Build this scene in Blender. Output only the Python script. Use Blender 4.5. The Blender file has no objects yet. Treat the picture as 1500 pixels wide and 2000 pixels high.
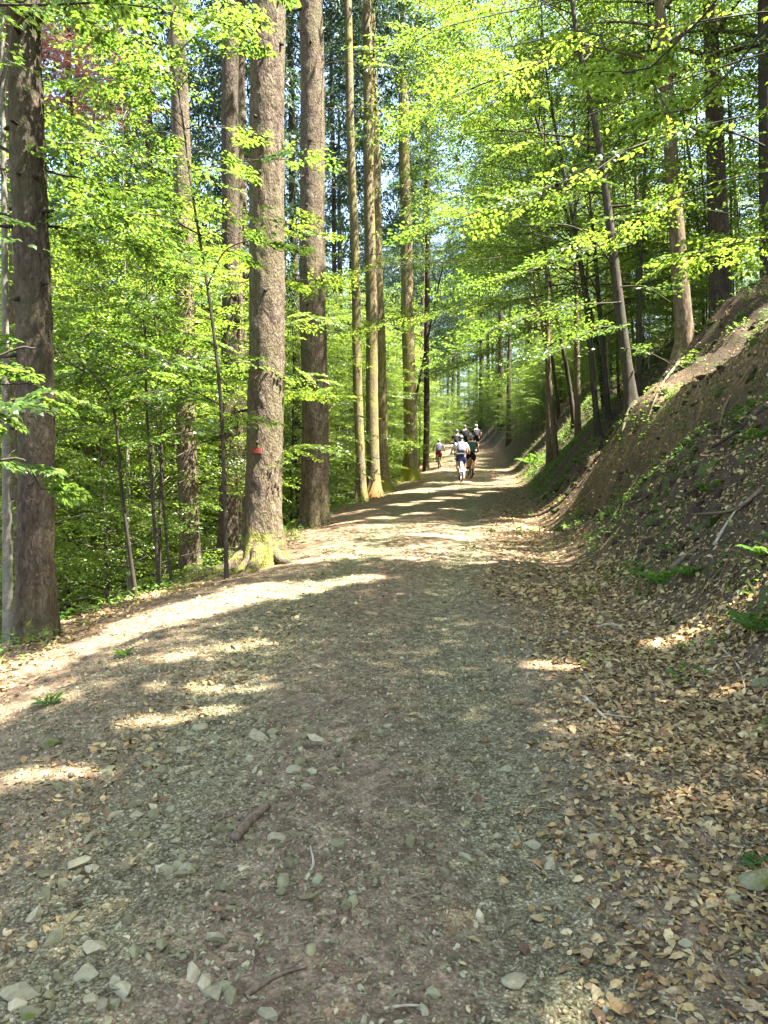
import bpy, bmesh, math, random
import numpy as np
from mathutils import Vector, Matrix

# ------------------------------------------------------------------ camera, sky, sun, exposure
sc = bpy.context.scene
C = sc.collection
F_PX, EYE, PITCH = 1540.0, 1.6, math.atan(40 / 1540.0)
cd = bpy.data.cameras.new('camera'); cam = bpy.data.objects.new('camera', cd); C.objects.link(cam)
cd.sensor_fit = 'VERTICAL'; cd.sensor_height = 24.0; cd.lens = 24.0 * F_PX / 2000.0
cd.clip_start = 0.05; cd.clip_end = 3000
cam.location = (0, 0, EYE); cam.rotation_euler = (math.pi / 2 - PITCH, 0, 0)
sc.camera = cam
SUN_EL, SUN_AZ = math.radians(61), math.radians(110)      # azimuth clockwise from +Y (away from the camera)
w = bpy.data.worlds.new('World'); sc.world = w; w.use_nodes = True
wn = w.node_tree; bg = wn.nodes['Background']
sky = wn.nodes.new('ShaderNodeTexSky'); sky.sky_type = 'NISHITA'; sky.sun_disc = False
sky.sun_elevation = SUN_EL; sky.sun_rotation = SUN_AZ; sky.air_density = 1.0; sky.dust_density = 1.5; sky.ozone_density = 0.4
wn.links.new(sky.outputs['Color'], bg.inputs['Color']); bg.inputs['Strength'].default_value = 0.085
TO_SUN = Vector((math.cos(SUN_EL) * math.sin(SUN_AZ), math.cos(SUN_EL) * math.cos(SUN_AZ), math.sin(SUN_EL)))
sd = bpy.data.lights.new('sun', 'SUN'); sd.energy = 5.0; sd.angle = math.radians(0.5); sd.color = (1.0, 0.97, 0.935)
so = bpy.data.objects.new('sun', sd); C.objects.link(so); so.location = (20, -5, 40)
so.rotation_euler = TO_SUN.to_track_quat('Z', 'Y').to_euler()
sc.view_settings.view_transform = 'Standard'; sc.view_settings.look = 'None'
sc.view_settings.exposure = 3.38; sc.view_settings.gamma = 1.0
sc.render.engine = 'CYCLES'
cy = sc.cycles
cy.use_denoising = True; cy.max_bounces = 8; cy.diffuse_bounces = 5; cy.glossy_bounces = 2; cy.transmission_bounces = 4
cy.transparent_max_bounces = 4; cy.sample_clamp_indirect = 6.0; cy.caustics_reflective = False; cy.caustics_refractive = False
try: cy.denoising_prefilter = 'ACCURATE'
except Exception: pass

# ------------------------------------------------------------------ helpers
SUNV = np.array(TO_SUN)
PRNG = np.random.default_rng(7)
LAT = PRNG.random((8, 256, 256))
def vnoise(x, y, seed=0, px=256, py=256):
    x = np.asarray(x, float); y = np.asarray(y, float)
    xi = np.floor(x).astype(int); yi = np.floor(y).astype(int)
    fx = x - xi; fy = y - yi
    fx = fx * fx * (3 - 2 * fx); fy = fy * fy * (3 - 2 * fy)
    L = LAT[seed % 8]
    x0, x1, y0, y1 = xi % px, (xi + 1) % px, yi % py, (yi + 1) % py
    return (L[x0, y0] * (1 - fx) + L[x1, y0] * fx) * (1 - fy) + (L[x0, y1] * (1 - fx) + L[x1, y1] * fx) * fy - 0.5
def fbm(x, y, seed=0, octs=3):
    s = 0; a = 1.0
    for i in range(octs):
        s = s + a * vnoise(x * 2 ** i + 17.3 * i, y * 2 ** i + 5.1 * i, seed + i); a *= 0.5
    return s
def sstep(a, b, x):
    t = np.clip((np.asarray(x, float) - a) / (b - a), 0, 1); return t * t * (3 - 2 * t)

def mk(name, V, F, mat, parent=None, smooth=False, attrs=None):
    """one mesh object from numpy arrays; F is one array or a list of arrays (tris / quads)"""
    me = bpy.data.meshes.new(name)
    V = np.ascontiguousarray(V, dtype=np.float32).reshape(-1, 3)
    Fs = F if isinstance(F, (list, tuple)) else [F]
    Fs = [np.asarray(f, dtype=np.int32) for f in Fs if len(f)]
    me.vertices.add(len(V)); me.vertices.foreach_set('co', V.ravel())
    nl = sum(f.size for f in Fs); nf = sum(len(f) for f in Fs)
    me.loops.add(nl); me.loops.foreach_set('vertex_index', np.concatenate([f.ravel() for f in Fs]))
    tot = np.concatenate([np.full(len(f), f.shape[1], np.int32) for f in Fs])
    st = np.concatenate([[0], np.cumsum(tot)[:-1]]).astype(np.int32)
    me.polygons.add(nf); me.polygons.foreach_set('loop_start', st); me.polygons.foreach_set('loop_total', tot)
    me.polygons.foreach_set('use_smooth', np.full(nf, smooth, bool))
    for k, a in (attrs or {}).items():
        at = me.attributes.new(k, 'FLOAT', 'POINT'); at.data.foreach_set('value', np.asarray(a, np.float32))
    me.update(calc_edges=True)
    if mat: me.materials.append(mat)
    o = bpy.data.objects.new(name, me); C.objects.link(o)
    if parent: o.parent = parent
    return o
def tag(o, label=None, cat=None, group=None, kind=None):
    if label: o['label'] = label
    if cat: o['category'] = cat
    if group: o['group'] = group
    if kind: o['kind'] = kind
    return o
def thing(name, label, cat, loc=(0, 0, 0), group=None, rz=0):
    o = bpy.data.objects.new(name, None); C.objects.link(o); o.location = loc; o.rotation_euler = (0, 0, rz)
    o.empty_display_size = 0.2
    return tag(o, label, cat, group)
def copy_tree(o, parent=None):
    c = o.copy(); C.objects.link(c)
    if parent is not None:
        c.parent = parent; c.matrix_parent_inverse = Matrix.Identity(4)
    for ch in list(o.children): copy_tree(ch, c)
    return c
class Geo:
    """collects vertex / face arrays"""
    def __init__(s): s.V = []; s.Q = []; s.T = []; s.n = 0
    def add(s, V, Q=None, T=None):
        V = np.asarray(V, float).reshape(-1, 3)
        if Q is not None and len(Q): s.Q.append(np.asarray(Q) + s.n)
        if T is not None and len(T): s.T.append(np.asarray(T) + s.n)
        s.V.append(V); s.n += len(V)
    def build(s, name, mat, parent=None, smooth=False, off=None):
        V = np.concatenate(s.V)
        if off is not None: V = V - np.asarray(off)
        F = []
        if s.Q: F.append(np.concatenate(s.Q))
        if s.T: F.append(np.concatenate(s.T))
        return mk(name, V, F, mat, parent, smooth)
def norm(v): return v / np.maximum(np.linalg.norm(v, axis=-1, keepdims=True), 1e-9)
def tubes(P, R, segs=5, cap=False):
    """P (T,n,3) paths, R (T,n) radii -> verts, quads"""
    P = np.asarray(P, float); R = np.asarray(R, float)
    if P.ndim == 2: P = P[None]; R = R[None]
    T, n, _ = P.shape
    t = norm(np.gradient(P, axis=1))
    ref = np.where(np.abs(norm(P[:, -1] - P[:, 0])[:, 2:3]) < 0.8, np.array([[0, 0, 1.0]]), np.array([[1.0, 0, 0]]))[:, None, :]
    u = norm(np.cross(t, np.broadcast_to(ref, t.shape))); v = np.cross(t, u)
    a = np.arange(segs) / segs * 2 * np.pi
    V = P[:, :, None] + R[:, :, None, None] * (np.cos(a)[None, None, :, None] * u[:, :, None] + np.sin(a)[None, None, :, None] * v[:, :, None])
    i = np.arange(n - 1)[:, None] * segs; j = np.arange(segs)[None]; j2 = (j + 1) % segs
    q = np.stack([i + j, i + j2, i + segs + j2, i + segs + j], -1).reshape(-1, 4)
    Q = (np.arange(T)[:, None, None] * n * segs + q[None]).reshape(-1, 4)
    if cap and segs >= 4:
        fan = np.stack([np.zeros(segs - 2, int), np.arange(1, segs - 1), np.arange(2, segs)], -1)
        Tr = np.concatenate([fan[:, ::-1], fan + (n - 1) * segs])
        return V.reshape(-1, 3), Q, (np.arange(T)[:, None, None] * n * segs + Tr[None]).reshape(-1, 3)
    return V.reshape(-1, 3), Q
def spath(pts, n):
    """smooth path through points (Catmull-Rom), n samples"""
    p = np.asarray(pts, float); k = len(p)
    p = np.concatenate([[2 * p[0] - p[1]], p, [2 * p[-1] - p[-2]]])
    u = np.linspace(0, k - 1 - 1e-6, n); i = u.astype(int); f = (u - i)[:, None]
    a, b, c, d = p[i], p[i + 1], p[i + 2], p[i + 3]
    return 0.5 * (2 * b + (c - a) * f + (2 * a - 5 * b + 4 * c - d) * f ** 2 + (3 * b - a - 3 * c + d) * f ** 3)

# ------------------------------------------------------------------ terrain
def table(pts, smooth=2.0):
    ys = np.arange(-80, 700, 0.25); p = np.array(pts, float)
    v = np.interp(ys, p[:, 0], p[:, 1]); k = int(smooth / 0.25) | 1
    vp = np.pad(v, k // 2, mode='edge'); v = np.convolve(vp, np.ones(k) / k, 'valid')
    return lambda y: np.interp(y, ys, v)
ZT = table([(-80, -4), (0, 0), (11, .67), (29, 1.9), (38, 2.75), (46, 3.7), (60, 5.2), (80, 6.2), (150, 11), (400, 26), (700, 40)], 4)
XR = table([(-80, 1.6), (0, 1.7), (4, 1.75), (6, 1.85), (11, 2.1), (14, 2.45), (17, 2.9), (22, 3.7), (29, 4.6), (45, 6.3), (60, 7.0), (90, 7.5), (150, 4), (700, 4)], 2.5)
XL = table([(-80, -2.9), (0, -2.9), (6.5, -3.0), (7.6, -3.05), (9, -2.75), (10.5, -2.15), (12, -1.8), (16.5, -1.6), (20, -1.2), (23, -.7), (29, .6), (35, 1.8), (45, 3.0), (60, 4.0), (90, 4.5), (150, 1), (700, 1)], 1.5)
def bank_h(s, y):
    """cut bank on the right: concave toe, steep face, rounded crest, gentler hillside"""
    cr = 3.1 + 0.5 * vnoise(y * 0.35, 3.3 + 0 * y, 2) + 0.3 * vnoise(y * 1.1, 9.3 + 0 * y, 3)
    st = 1.15 + 0.25 * vnoise(y * .5, 1.2 + 0 * y, 4)
    u = np.clip(s, 0, 1.0); h = st * (u ** 3 - u ** 4 / 2)
    h = h + st * np.clip(s - 1, 0, cr - 1)
    k = np.clip(s - cr, 0, 1.3); h = h + st * k - (st - .38) * k * k / 2.6
    e = np.clip(s - cr - 1.3, 0, None); h = h + .38 * np.minimum(e, 60) + .12 * np.clip(e - 60, 0, None)
    return h
def height(x, y, fine=True):
    x = np.asarray(x, float); y = np.asarray(y, float)
    xr, xl = XR(y), XL(y); z = ZT(y) + 0 * x
    s = x - xr; z = z + bank_h(np.clip(s, 0, None), y)
    mid = (xr + xl) / 2; hw = (xr - xl) / 2
    t = np.clip((mid - x) / hw, -0.6, 1); z = z - 0.09 * t * np.abs(t) - 0.1 * sstep(.45, 1, t)
    z = z + 0.03 * np.clip(1 - (x - mid) ** 2 / 1.2, 0, 1)
    z = z - .025 * (np.exp(-((x - mid - 1.1) / .3) ** 2) + np.exp(-((x - mid + .4) / .33) ** 2))
    e = np.clip(xl - x, 0, None)
    u = np.clip(e, 0, 1.2); d = .8 * (u * u / 2.4)
    d = d + .8 * np.clip(e - 1.2, 0, 14) + .42 * np.clip(e - 15.2, 0, 40) + 0.06 * np.clip(e - 55, 0, None)
    z = z - d
    if fine:
        off = sstep(0.0, 1.2, s) + sstep(0.2, 1.5, xl - x)
        z = z + 0.05 * fbm(x * .9, y * .9, 1) * (0.5 + 1.5 * off)
        z = z + 0.022 * fbm(x * 4, y * 4, 2, 3) * (0.45 + 2.2 * off)
        z = z + 0.16 * fbm(y * 1.5 + .3 * x, x * .45, 5, 3) * sstep(.3, 1.5, s)      # erosion runnels down the bank
        z = z + 0.012 * vnoise(x * 11, y * 11, 6) * (0.5 + off)
        b_ = sstep(.5, 1.3, s) * sstep(70, 40, y)
        z = z + (.30 * fbm(x * .8 + 4, y * .7, 3, 2) + .16 * np.abs(vnoise(x * 2.1, y * 2.1 + 3, 4)) + .11 * fbm(x * 4, y * 4, 7, 3) + .10 * np.maximum(0, vnoise(x * 3.1, y * 2.2, 5)) ) * b_       # slumps and hollows
        sl = np.interp(y, [8, 10.5, 13.2, 15.5], [3.9, 3.1, 2.05, 1.2]); yw = sstep(8.2, 9.8, y) * sstep(16, 14, y)
        z = z + yw * (.32 * np.exp(-((s - sl - .05) / .45) ** 2) - .34 * np.exp(-((s - sl + .85) / .5) ** 2))                                       # spur with a hollow below it
        z = z - 0.03 * np.exp(-((x - (XL(y) * .55 + XR(y) * .45) + .35 + .3 * np.sin(y * .6)) / .22) ** 2) * sstep(-1, 1, 9 - y)  # washed gully
    return z
def H1(x, y): return float(height(np.array([x]), np.array([y]))[0])
def ray(px, py):
    a, b = (px - 750) / F_PX, (1000 - py) / F_PX
    return np.array([a, math.cos(PITCH) + b * math.sin(PITCH), -math.sin(PITCH) + b * math.cos(PITCH)])
def at(px, py, d):
    r = ray(px, py); return np.array([0, 0, EYE]) + r * (d / r[1])
def ghit(px, py):
    r = ray(px, py); t = np.arange(1.5, 90, 0.02); P = np.array([0, 0, EYE]) + r[None] * t[:, None]
    below = P[:, 2] < height(P[:, 0], P[:, 1])
    i = int(np.argmax(below)) if below.any() else len(t) - 1
    return P[i]

# ------------------------------------------------------------------ materials
def M(name):
    m = bpy.data.materials.new(name); m.use_nodes = True; nt = m.node_tree
    return m, nt, nt.nodes['Principled BSDF'], nt.nodes['Material Output']
def nd(nt, t, **kw):
    n = nt.nodes.new('ShaderNode' + t)
    for k, v in kw.items():
        if k in n.inputs.keys() if isinstance(k, str) else False: n.inputs[k].default_value = v
        else: setattr(n, k, v)
    return n
def ramp(nt, fac, stops, interp='LINEAR'):
    r = nt.nodes.new('ShaderNodeValToRGB'); r.color_ramp.interpolation = interp
    el = r.color_ramp.elements
    while len(el) < len(stops): el.new(0.5)
    for e, (p, c) in zip(el, stops): e.position = p; e.color = (*c, 1) if len(c) == 3 else c
    if fac is not None: nt.links.new(fac, r.inputs['Fac'])
    return r.outputs['Color']
def mix(nt, fac, a, b, blend='MIX'):
    m = nt.nodes.new('ShaderNodeMix'); m.data_type = 'RGBA'; m.blend_type = blend
    for s, v in ((0, fac), (6, a), (7, b)):
        if hasattr(v, 'is_linked') or hasattr(v, 'links'): nt.links.new(v, m.inputs[s])
        else: m.inputs[s].default_value = v if s == 0 else ((*v, 1) if len(v) == 3 else v)
    return m.outputs[2]
def mth(nt, op, a, b=None, clamp=False):
    m = nt.nodes.new('ShaderNodeMath'); m.operation = op; m.use_clamp = clamp
    for i, v in enumerate((a, b)):
        if v is None: continue
        if hasattr(v, 'links'): nt.links.new(v, m.inputs[i])
        else: m.inputs[i].default_value = v
    return m.outputs[0]
def coords(nt, scale=(1, 1, 1), kind='Object'):
    t = nt.nodes.new('ShaderNodeTexCoord'); mp = nt.nodes.new('ShaderNodeMapping'); mp.inputs['Scale'].default_value = scale
    nt.links.new(t.outputs[kind], mp.inputs['Vector']); return mp.outputs['Vector']
def noise(nt, vec, scale, detail=4, rough=.55, dist=0):
    n = nt.nodes.new('ShaderNodeTexNoise'); n.inputs['Scale'].default_value = scale; n.inputs['Detail'].default_value = detail
    n.inputs['Roughness'].default_value = rough; n.inputs['Distortion'].default_value = dist
    if vec is not None: nt.links.new(vec, n.inputs['Vector'])
    return n.outputs['Fac']
def voro(nt, vec, scale, feature='F1', rnd=1.0):
    n = nt.nodes.new('ShaderNodeTexVoronoi'); n.feature = feature; n.inputs['Scale'].default_value = scale; n.inputs['Randomness'].default_value = rnd
    nt.links.new(vec, n.inputs['Vector']); return n
def bump(nt, h, strength, dist, bsdf, prev=None):
    b = nt.nodes.new('ShaderNodeBump'); b.inputs['Strength'].default_value = strength; b.inputs['Distance'].default_value = dist
    nt.links.new(h, b.inputs['Height'])
    if prev is not None: nt.links.new(prev, b.inputs['Normal'])
    if bsdf is not None: nt.links.new(b.outputs['Normal'], bsdf.inputs['Normal'])
    return b.outputs['Normal']
def island(nt):
    g = nt.nodes.new('ShaderNodeNewGeometry'); return g.outputs['Random Per Island']

def leaf_mat(name, refl, trans, fac=.5, rough=.5, spec=.35):
    m, nt, b, out = M(name)
    r = island(nt)
    cr = ramp(nt, r, [(i / (len(refl) - 1), c) for i, c in enumerate(refl)])
    ct = ramp(nt, r, [(i / (len(trans) - 1), c) for i, c in enumerate(trans)])
    nt.links.new(cr, b.inputs['Base Color']); b.inputs['Roughness'].default_value = rough; b.inputs['Specular IOR Level'].default_value = spec
    t = nt.nodes.new('ShaderNodeBsdfTranslucent'); nt.links.new(ct, t.inputs['Color'])
    ms = nt.nodes.new('ShaderNodeMixShader'); ms.inputs[0].default_value = fac
    nt.links.new(b.outputs[0], ms.inputs[1]); nt.links.new(t.outputs[0], ms.inputs[2]); nt.links.new(ms.outputs[0], out.inputs['Surface'])
    return m
BEECH = leaf_mat('beech_leaf', [(.036, .072, .013), (.066, .112, .018), (.046, .09, .022)], [(.12, .225, .022), (.235, .335, .032), (.15, .255, .035), (.20, .30, .03)], .5, .36, .55)
BEECH2 = leaf_mat('sunlit_beech_leaf', [(.062, .112, .014), (.09, .14, .018), (.07, .125, .02)], [(.20, .315, .028), (.33, .42, .04), (.22, .335, .04), (.28, .39, .036)], .52, .36, .55)  # brighter copy of the beech leaf, sunlit glow put into its colours
NEEDLE = leaf_mat('spruce_needle', [(.030, .058, .030), (.045, .075, .035), (.055, .09, .045)], [(.05, .09, .03), (.07, .12, .03)], .25, .5, .3)
RUST = leaf_mat('dead_needle', [(.42, .22, .17), (.52, .30, .24), (.44, .27, .22)], [(.55, .28, .20), (.60, .36, .26)], .4, .7, .2)
def mottle(m, sc_=55):
    nt = m.node_tree; b = nt.nodes['Principled BSDF']; src = b.inputs['Base Color'].links[0].from_socket
    nt.links.new(mix(nt, .8, src, ramp(nt, noise(nt, coords(nt), sc_, 5, .7), [(.32, (.42, .36, .3)), (.5, (.95, .93, .9)), (.68, (1.3, 1.28, 1.2))]), 'MULTIPLY'), b.inputs['Base Color'])
FERN = leaf_mat('fern_leaf', [(.06, .13, .02), (.09, .17, .03)], [(.18, .34, .03), (.24, .40, .04)], .45, .5, .3)
GRASS = leaf_mat('grass_blade', [(.10, .14, .03), (.17, .19, .06), (.24, .20, .09)], [(.22, .30, .05), (.30, .32, .10)], .4, .6, .2)
LITTER = leaf_mat('dry_leaf', [(.09, .05, .02), (.20, .115, .045), (.40, .28, .11), (.25, .145, .055), (.52, .40, .19), (.15, .075, .028), (.33, .24, .09), (.44, .32, .14), (.11, .06, .025)],
                  [(.15, .08, .03), (.30, .20, .08)], .12, .55, .35)

mottle(LITTER)
def bark_mat(name, c0, c1, c2, moss=(.10, .12, .02), moss_amt=0.3, vs=14, zs=4.0, strength=.8, dist=.02, tint=0.3, tintc=(.13, .13, .05)):
    m, nt, b, out = M(name)
    v = coords(nt, (1, 1, 1 / zs)); v1 = coords(nt)
    n1 = noise(nt, v, vs, 7, .72, 1.2)
    wob_ = nt.nodes.new('ShaderNodeVectorMath'); wob_.operation = 'ADD'; sc3 = nt.nodes.new('ShaderNodeVectorMath'); sc3.operation = 'SCALE'; sc3.inputs['Scale'].default_value = .09
    nc = nt.nodes.new('ShaderNodeTexNoise'); nc.inputs['Scale'].default_value = vs * 1.1; nc.inputs['Detail'].default_value = 3; nt.links.new(v, nc.inputs['Vector'])
    nt.links.new(nc.outputs['Color'], sc3.inputs[0]); nt.links.new(v, wob_.inputs[0]); nt.links.new(sc3.outputs[0], wob_.inputs[1])
    vo = voro(nt, wob_.outputs[0], vs * 3.2).outputs['Distance']
    crack = ramp(nt, vo, [(.25, (1, 1, 1)), (.85, (.3, .27, .25))])
    streak = noise(nt, coords(nt, (1, 1, .06)), vs * .9, 5, .6)
    col = ramp(nt, mth(nt, 'ADD', mth(nt, 'MULTIPLY', n1, .7), mth(nt, 'MULTIPLY', streak, .3)), [(.34, c0), (.5, c1), (.64, c2)])
    col = mix(nt, .6, col, crack, 'MULTIPLY') if strength > .5 else col
    big = noise(nt, coords(nt, (1, 1, .45)), 2.6, 5, .65); col = mix(nt, mth(nt, 'MULTIPLY', ramp(nt, big, [(.42, (0, 0, 0)), (.68, (1, 1, 1))]), tint), col, tintc)
    at_ = nt.nodes.new('ShaderNodeAttribute'); at_.attribute_name = 'moss'
    mn = noise(nt, v1, 9, 5, .7)
    mf = mth(nt, 'ADD', at_.outputs['Fac'], mth(nt, 'MULTIPLY', mth(nt, 'SUBTRACT', mn, .5), 2.2))
    mf = ramp(nt, mf, [(.42, (0, 0, 0)), (.6, (1, 1, 1))])
    mcol = ramp(nt, noise(nt, v1, 60, 3), [(.3, tuple(.5 * x for x in moss)), (.7, tuple(1.5 * x for x in moss))])
    col = mix(nt, mth(nt, 'MULTIPLY', mf, moss_amt), col, mcol)
    nt.links.new(col, b.inputs['Base Color']); b.inputs['Roughness'].default_value = .9; b.inputs['Specular IOR Level'].default_value = .2
    h = mth(nt, 'ADD', mth(nt, 'MULTIPLY', crack, .5), n1)
    p = bump(nt, h, strength, dist, None); bump(nt, noise(nt, v, vs * 6, 4), .5, .006, b, p)
    return m
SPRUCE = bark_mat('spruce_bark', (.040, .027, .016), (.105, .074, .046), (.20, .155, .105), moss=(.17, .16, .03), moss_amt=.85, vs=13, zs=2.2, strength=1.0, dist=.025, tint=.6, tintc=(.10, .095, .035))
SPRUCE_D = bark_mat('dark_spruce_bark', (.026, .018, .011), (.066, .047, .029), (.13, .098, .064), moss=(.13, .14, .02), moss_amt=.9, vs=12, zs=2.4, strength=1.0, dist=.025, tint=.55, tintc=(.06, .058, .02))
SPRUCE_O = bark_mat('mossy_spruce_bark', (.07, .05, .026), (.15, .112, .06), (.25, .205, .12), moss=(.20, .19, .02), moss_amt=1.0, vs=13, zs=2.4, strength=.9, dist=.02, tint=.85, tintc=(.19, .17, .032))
BEECHBARK = bark_mat('beech_bark', (.08, .07, .05), (.14, .125, .09), (.24, .22, .165), moss=(.13, .15, .03), moss_amt=.6, vs=5, zs=.8, strength=.4, dist=.006, tint=.4, tintc=(.12, .12, .06))
DARKBARK = bark_mat('sapling_bark', (.02, .015, .010), (.04, .031, .02), (.075, .06, .04), moss_amt=.4, vs=9, zs=2, strength=.5, dist=.006, tint=.3, tintc=(.06, .06, .03))
TANBARK = bark_mat('tan_bark', (.065, .043, .022), (.135, .095, .053), (.23, .17, .105), moss=(.18, .17, .03), moss_amt=.7, vs=10, zs=3, strength=.8, dist=.012, tint=.4, tintc=(.12, .10, .03))
def plain(name, col, rough=.6, spec=.4, var=0.25, scale=30, metal=0):
    m, nt, b, out = M(name)
    n = noise(nt, coords(nt), scale, 4)
    nt.links.new(ramp(nt, n, [(.3, tuple(c * (1 - var) for c in col)), (.7, tuple(min(1, c * (1 + var)) for c in col))]), b.inputs['Base Color'])
    b.inputs['Roughness'].default_value = rough; b.inputs['Specular IOR Level'].default_value = spec; b.inputs['Metallic'].default_value = metal
    bump(nt, n, .25, .004, b)
    return m
def stone_mat():
    m, nt, b, out = M('stone'); r = island(nt)
    col = ramp(nt, r, [(0, (.10, .082, .038)), (.3, (.19, .165, .08)), (.55, (.25, .235, .12)), (.75, (.15, .12, .06)), (.9, (.34, .30, .175)), (1, (.44, .35, .21))])
    n = noise(nt, coords(nt), 45, 5, .65)
    col = mix(nt, .55, col, ramp(nt, n, [(.3, (.45, .42, .36)), (.65, (1, 1, .95))]), 'MULTIPLY')
    nt.links.new(col, b.inputs['Base Color']); b.inputs['Roughness'].default_value = .85; b.inputs['Specular IOR Level'].default_value = .2
    bump(nt, n, .5, .006, b); return m
STONE = stone_mat()
def mossy_stone():
    m, nt, b, out = M('mossy_stone'); v = coords(nt)
    n = noise(nt, v, 18, 5, .65)
    st = ramp(nt, noise(nt, v, 40, 4), [(.3, (.10, .085, .045)), (.7, (.23, .205, .115))])
    col = mix(nt, ramp(nt, n, [(.45, (0, 0, 0)), (.6, (1, 1, 1))]), st, (.085, .095, .018))
    nt.links.new(col, b.inputs['Base Color']); b.inputs['Roughness'].default_value = .9; b.inputs['Specular IOR Level'].default_value = .15
    bump(nt, n, .6, .01, b); return m
MOSSSTONE = mossy_stone()
STICK = plain('dead_wood', (.15, .105, .065), .85, .2, .5, 40)
TWIG = plain('twig_wood', (.22, .165, .10), .85, .2, .5, 40)
PALESTICK = plain('pale_dead_wood', (.36, .29, .19), .85, .2, .35, 40)

def ground_mat():
    m, nt, b, out = M('forest_ground'); v = coords(nt)
    A = nt.nodes.new('ShaderNodeAttribute'); A.attribute_name = 'trail'; tr = A.outputs['Fac']
    B = nt.nodes.new('ShaderNodeAttribute'); B.attribute_name = 'bank'; bk = B.outputs['Fac']
    n_big = noise(nt, v, .9, 5, .6); n_mid = noise(nt, v, 5, 5, .6); n_f = noise(nt, v, 70, 4, .7)
    soil = ramp(nt, n_mid, [(.25, (.105, .07, .044)), (.5, (.215, .143, .10)), (.75, (.37, .243, .185))])
    soil = mix(nt, .6, soil, ramp(nt, n_f, [(.3, (.55, .5, .45)), (.65, (1.25, 1.2, 1.1))]), 'MULTIPLY')
    g1 = voro(nt, v, 75); g2 = voro(nt, v, 190)
    sep = nt.nodes.new('ShaderNodeSeparateColor'); nt.links.new(g1.outputs['Color'], sep.inputs[0])
    sep2 = nt.nodes.new('ShaderNodeSeparateColor'); nt.links.new(g2.outputs['Color'], sep2.inputs[0])
    gr = [(0, (.07, .055, .026)), (.35, (.165, .152, .078)), (.7, (.265, .255, .145)), (.92, (.41, .395, .25)), (1, (.60, .55, .38))]
    gcol = mix(nt, .45, ramp(nt, sep.outputs[0], gr), ramp(nt, sep2.outputs[0], gr))
    gcol = mix(nt, .8, gcol, ramp(nt, g1.outputs['Distance'], [(.3, (1, 1, 1)), (.75, (.28, .23, .16))]), 'MULTIPLY')
    gf = mth(nt, 'MULTIPLY', tr, ramp(nt, mth(nt, 'ADD', n_mid, mth(nt, 'MULTIPLY', n_big, .6)), [(.6, (.1, .1, .1)), (.95, (.9, .9, .9))]))
    RU = nt.nodes.new('ShaderNodeAttribute'); RU.attribute_name = 'rut'
    gf = mth(nt, 'MULTIPLY', gf, mth(nt, 'ADD', .55, mth(nt, 'MULTIPLY', RU.outputs['Fac'], .6)), True)
    gf = mth(nt, 'MAXIMUM', gf, mth(nt, 'MULTIPLY', mth(nt, 'MULTIPLY', tr, RU.outputs['Fac']), .85))
    col = mix(nt, gf, soil, gcol)
    l1 = voro(nt, coords(nt, (1, 1.4, 1)), 24); s3 = nt.nodes.new('ShaderNodeSeparateColor'); nt.links.new(l1.outputs['Color'], s3.inputs[0])
    lcol = ramp(nt, s3.outputs[1], [(0, (.045, .028, .016)), (.35, (.09, .056, .03)), (.65, (.16, .105, .055)), (.9, (.26, .19, .10)), (1, (.36, .29, .16))])
    lcol = mix(nt, .5, lcol, ramp(nt, n_f, [(.3, (.5, .45, .4)), (.65, (1.2, 1.2, 1.1))]), 'MULTIPLY')
    g3 = voro(nt, coords(nt, (1, .75, 1)), 26); s4 = nt.nodes.new('ShaderNodeSeparateColor'); nt.links.new(g3.outputs['Color'], s4.inputs[0])
    col = mix(nt, .75, col, ramp(nt, s4.outputs[0], [(0, (.5, .46, .4)), (.5, (.95, .93, .9)), (.85, (1.2, 1.2, 1.12)), (1, (1.7, 1.65, 1.5))]), 'MULTIPLY')
    col = mix(nt, .6, col, ramp(nt, noise(nt, v, 14, 5, .7), [(.35, (.55, .5, .43)), (.6, (1.25, 1.22, 1.15))]), 'MULTIPLY')
    lf = mth(nt, 'MULTIPLY', mth(nt, 'SUBTRACT', 1.0, tr, True), ramp(nt, n_mid, [(.32, (.2, .2, .2)), (.6, (1, 1, 1))]))
    col = mix(nt, lf, col, lcol)
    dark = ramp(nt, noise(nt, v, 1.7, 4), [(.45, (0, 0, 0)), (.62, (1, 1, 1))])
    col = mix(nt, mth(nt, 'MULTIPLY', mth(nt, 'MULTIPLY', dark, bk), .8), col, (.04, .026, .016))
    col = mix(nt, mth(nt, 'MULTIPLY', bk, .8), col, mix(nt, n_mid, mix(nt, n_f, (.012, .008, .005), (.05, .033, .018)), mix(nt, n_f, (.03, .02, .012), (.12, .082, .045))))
    ms = ramp(nt, noise(nt, v, 2.3, 6, .7), [(.545, (0, 0, 0)), (.62, (1, 1, 1))])
    col = mix(nt, mth(nt, 'MULTIPLY', mth(nt, 'MULTIPLY', ms, bk), .8), col, mix(nt, n_f, (.03, .05, .01), (.10, .14, .03)))
    nt.links.new(col, b.inputs['Base Color']); b.inputs['Roughness'].default_value = .92; b.inputs['Specular IOR Level'].default_value = .2
    h = mth(nt, 'SUBTRACT', n_f, mth(nt, 'MULTIPLY', g1.outputs['Distance'], 1.0))
    p = bump(nt, noise(nt, v, 25, 5, .65), .6, .03, None); bump(nt, h, .7, .012, b, p)
    return m
GROUND = ground_mat()

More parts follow.
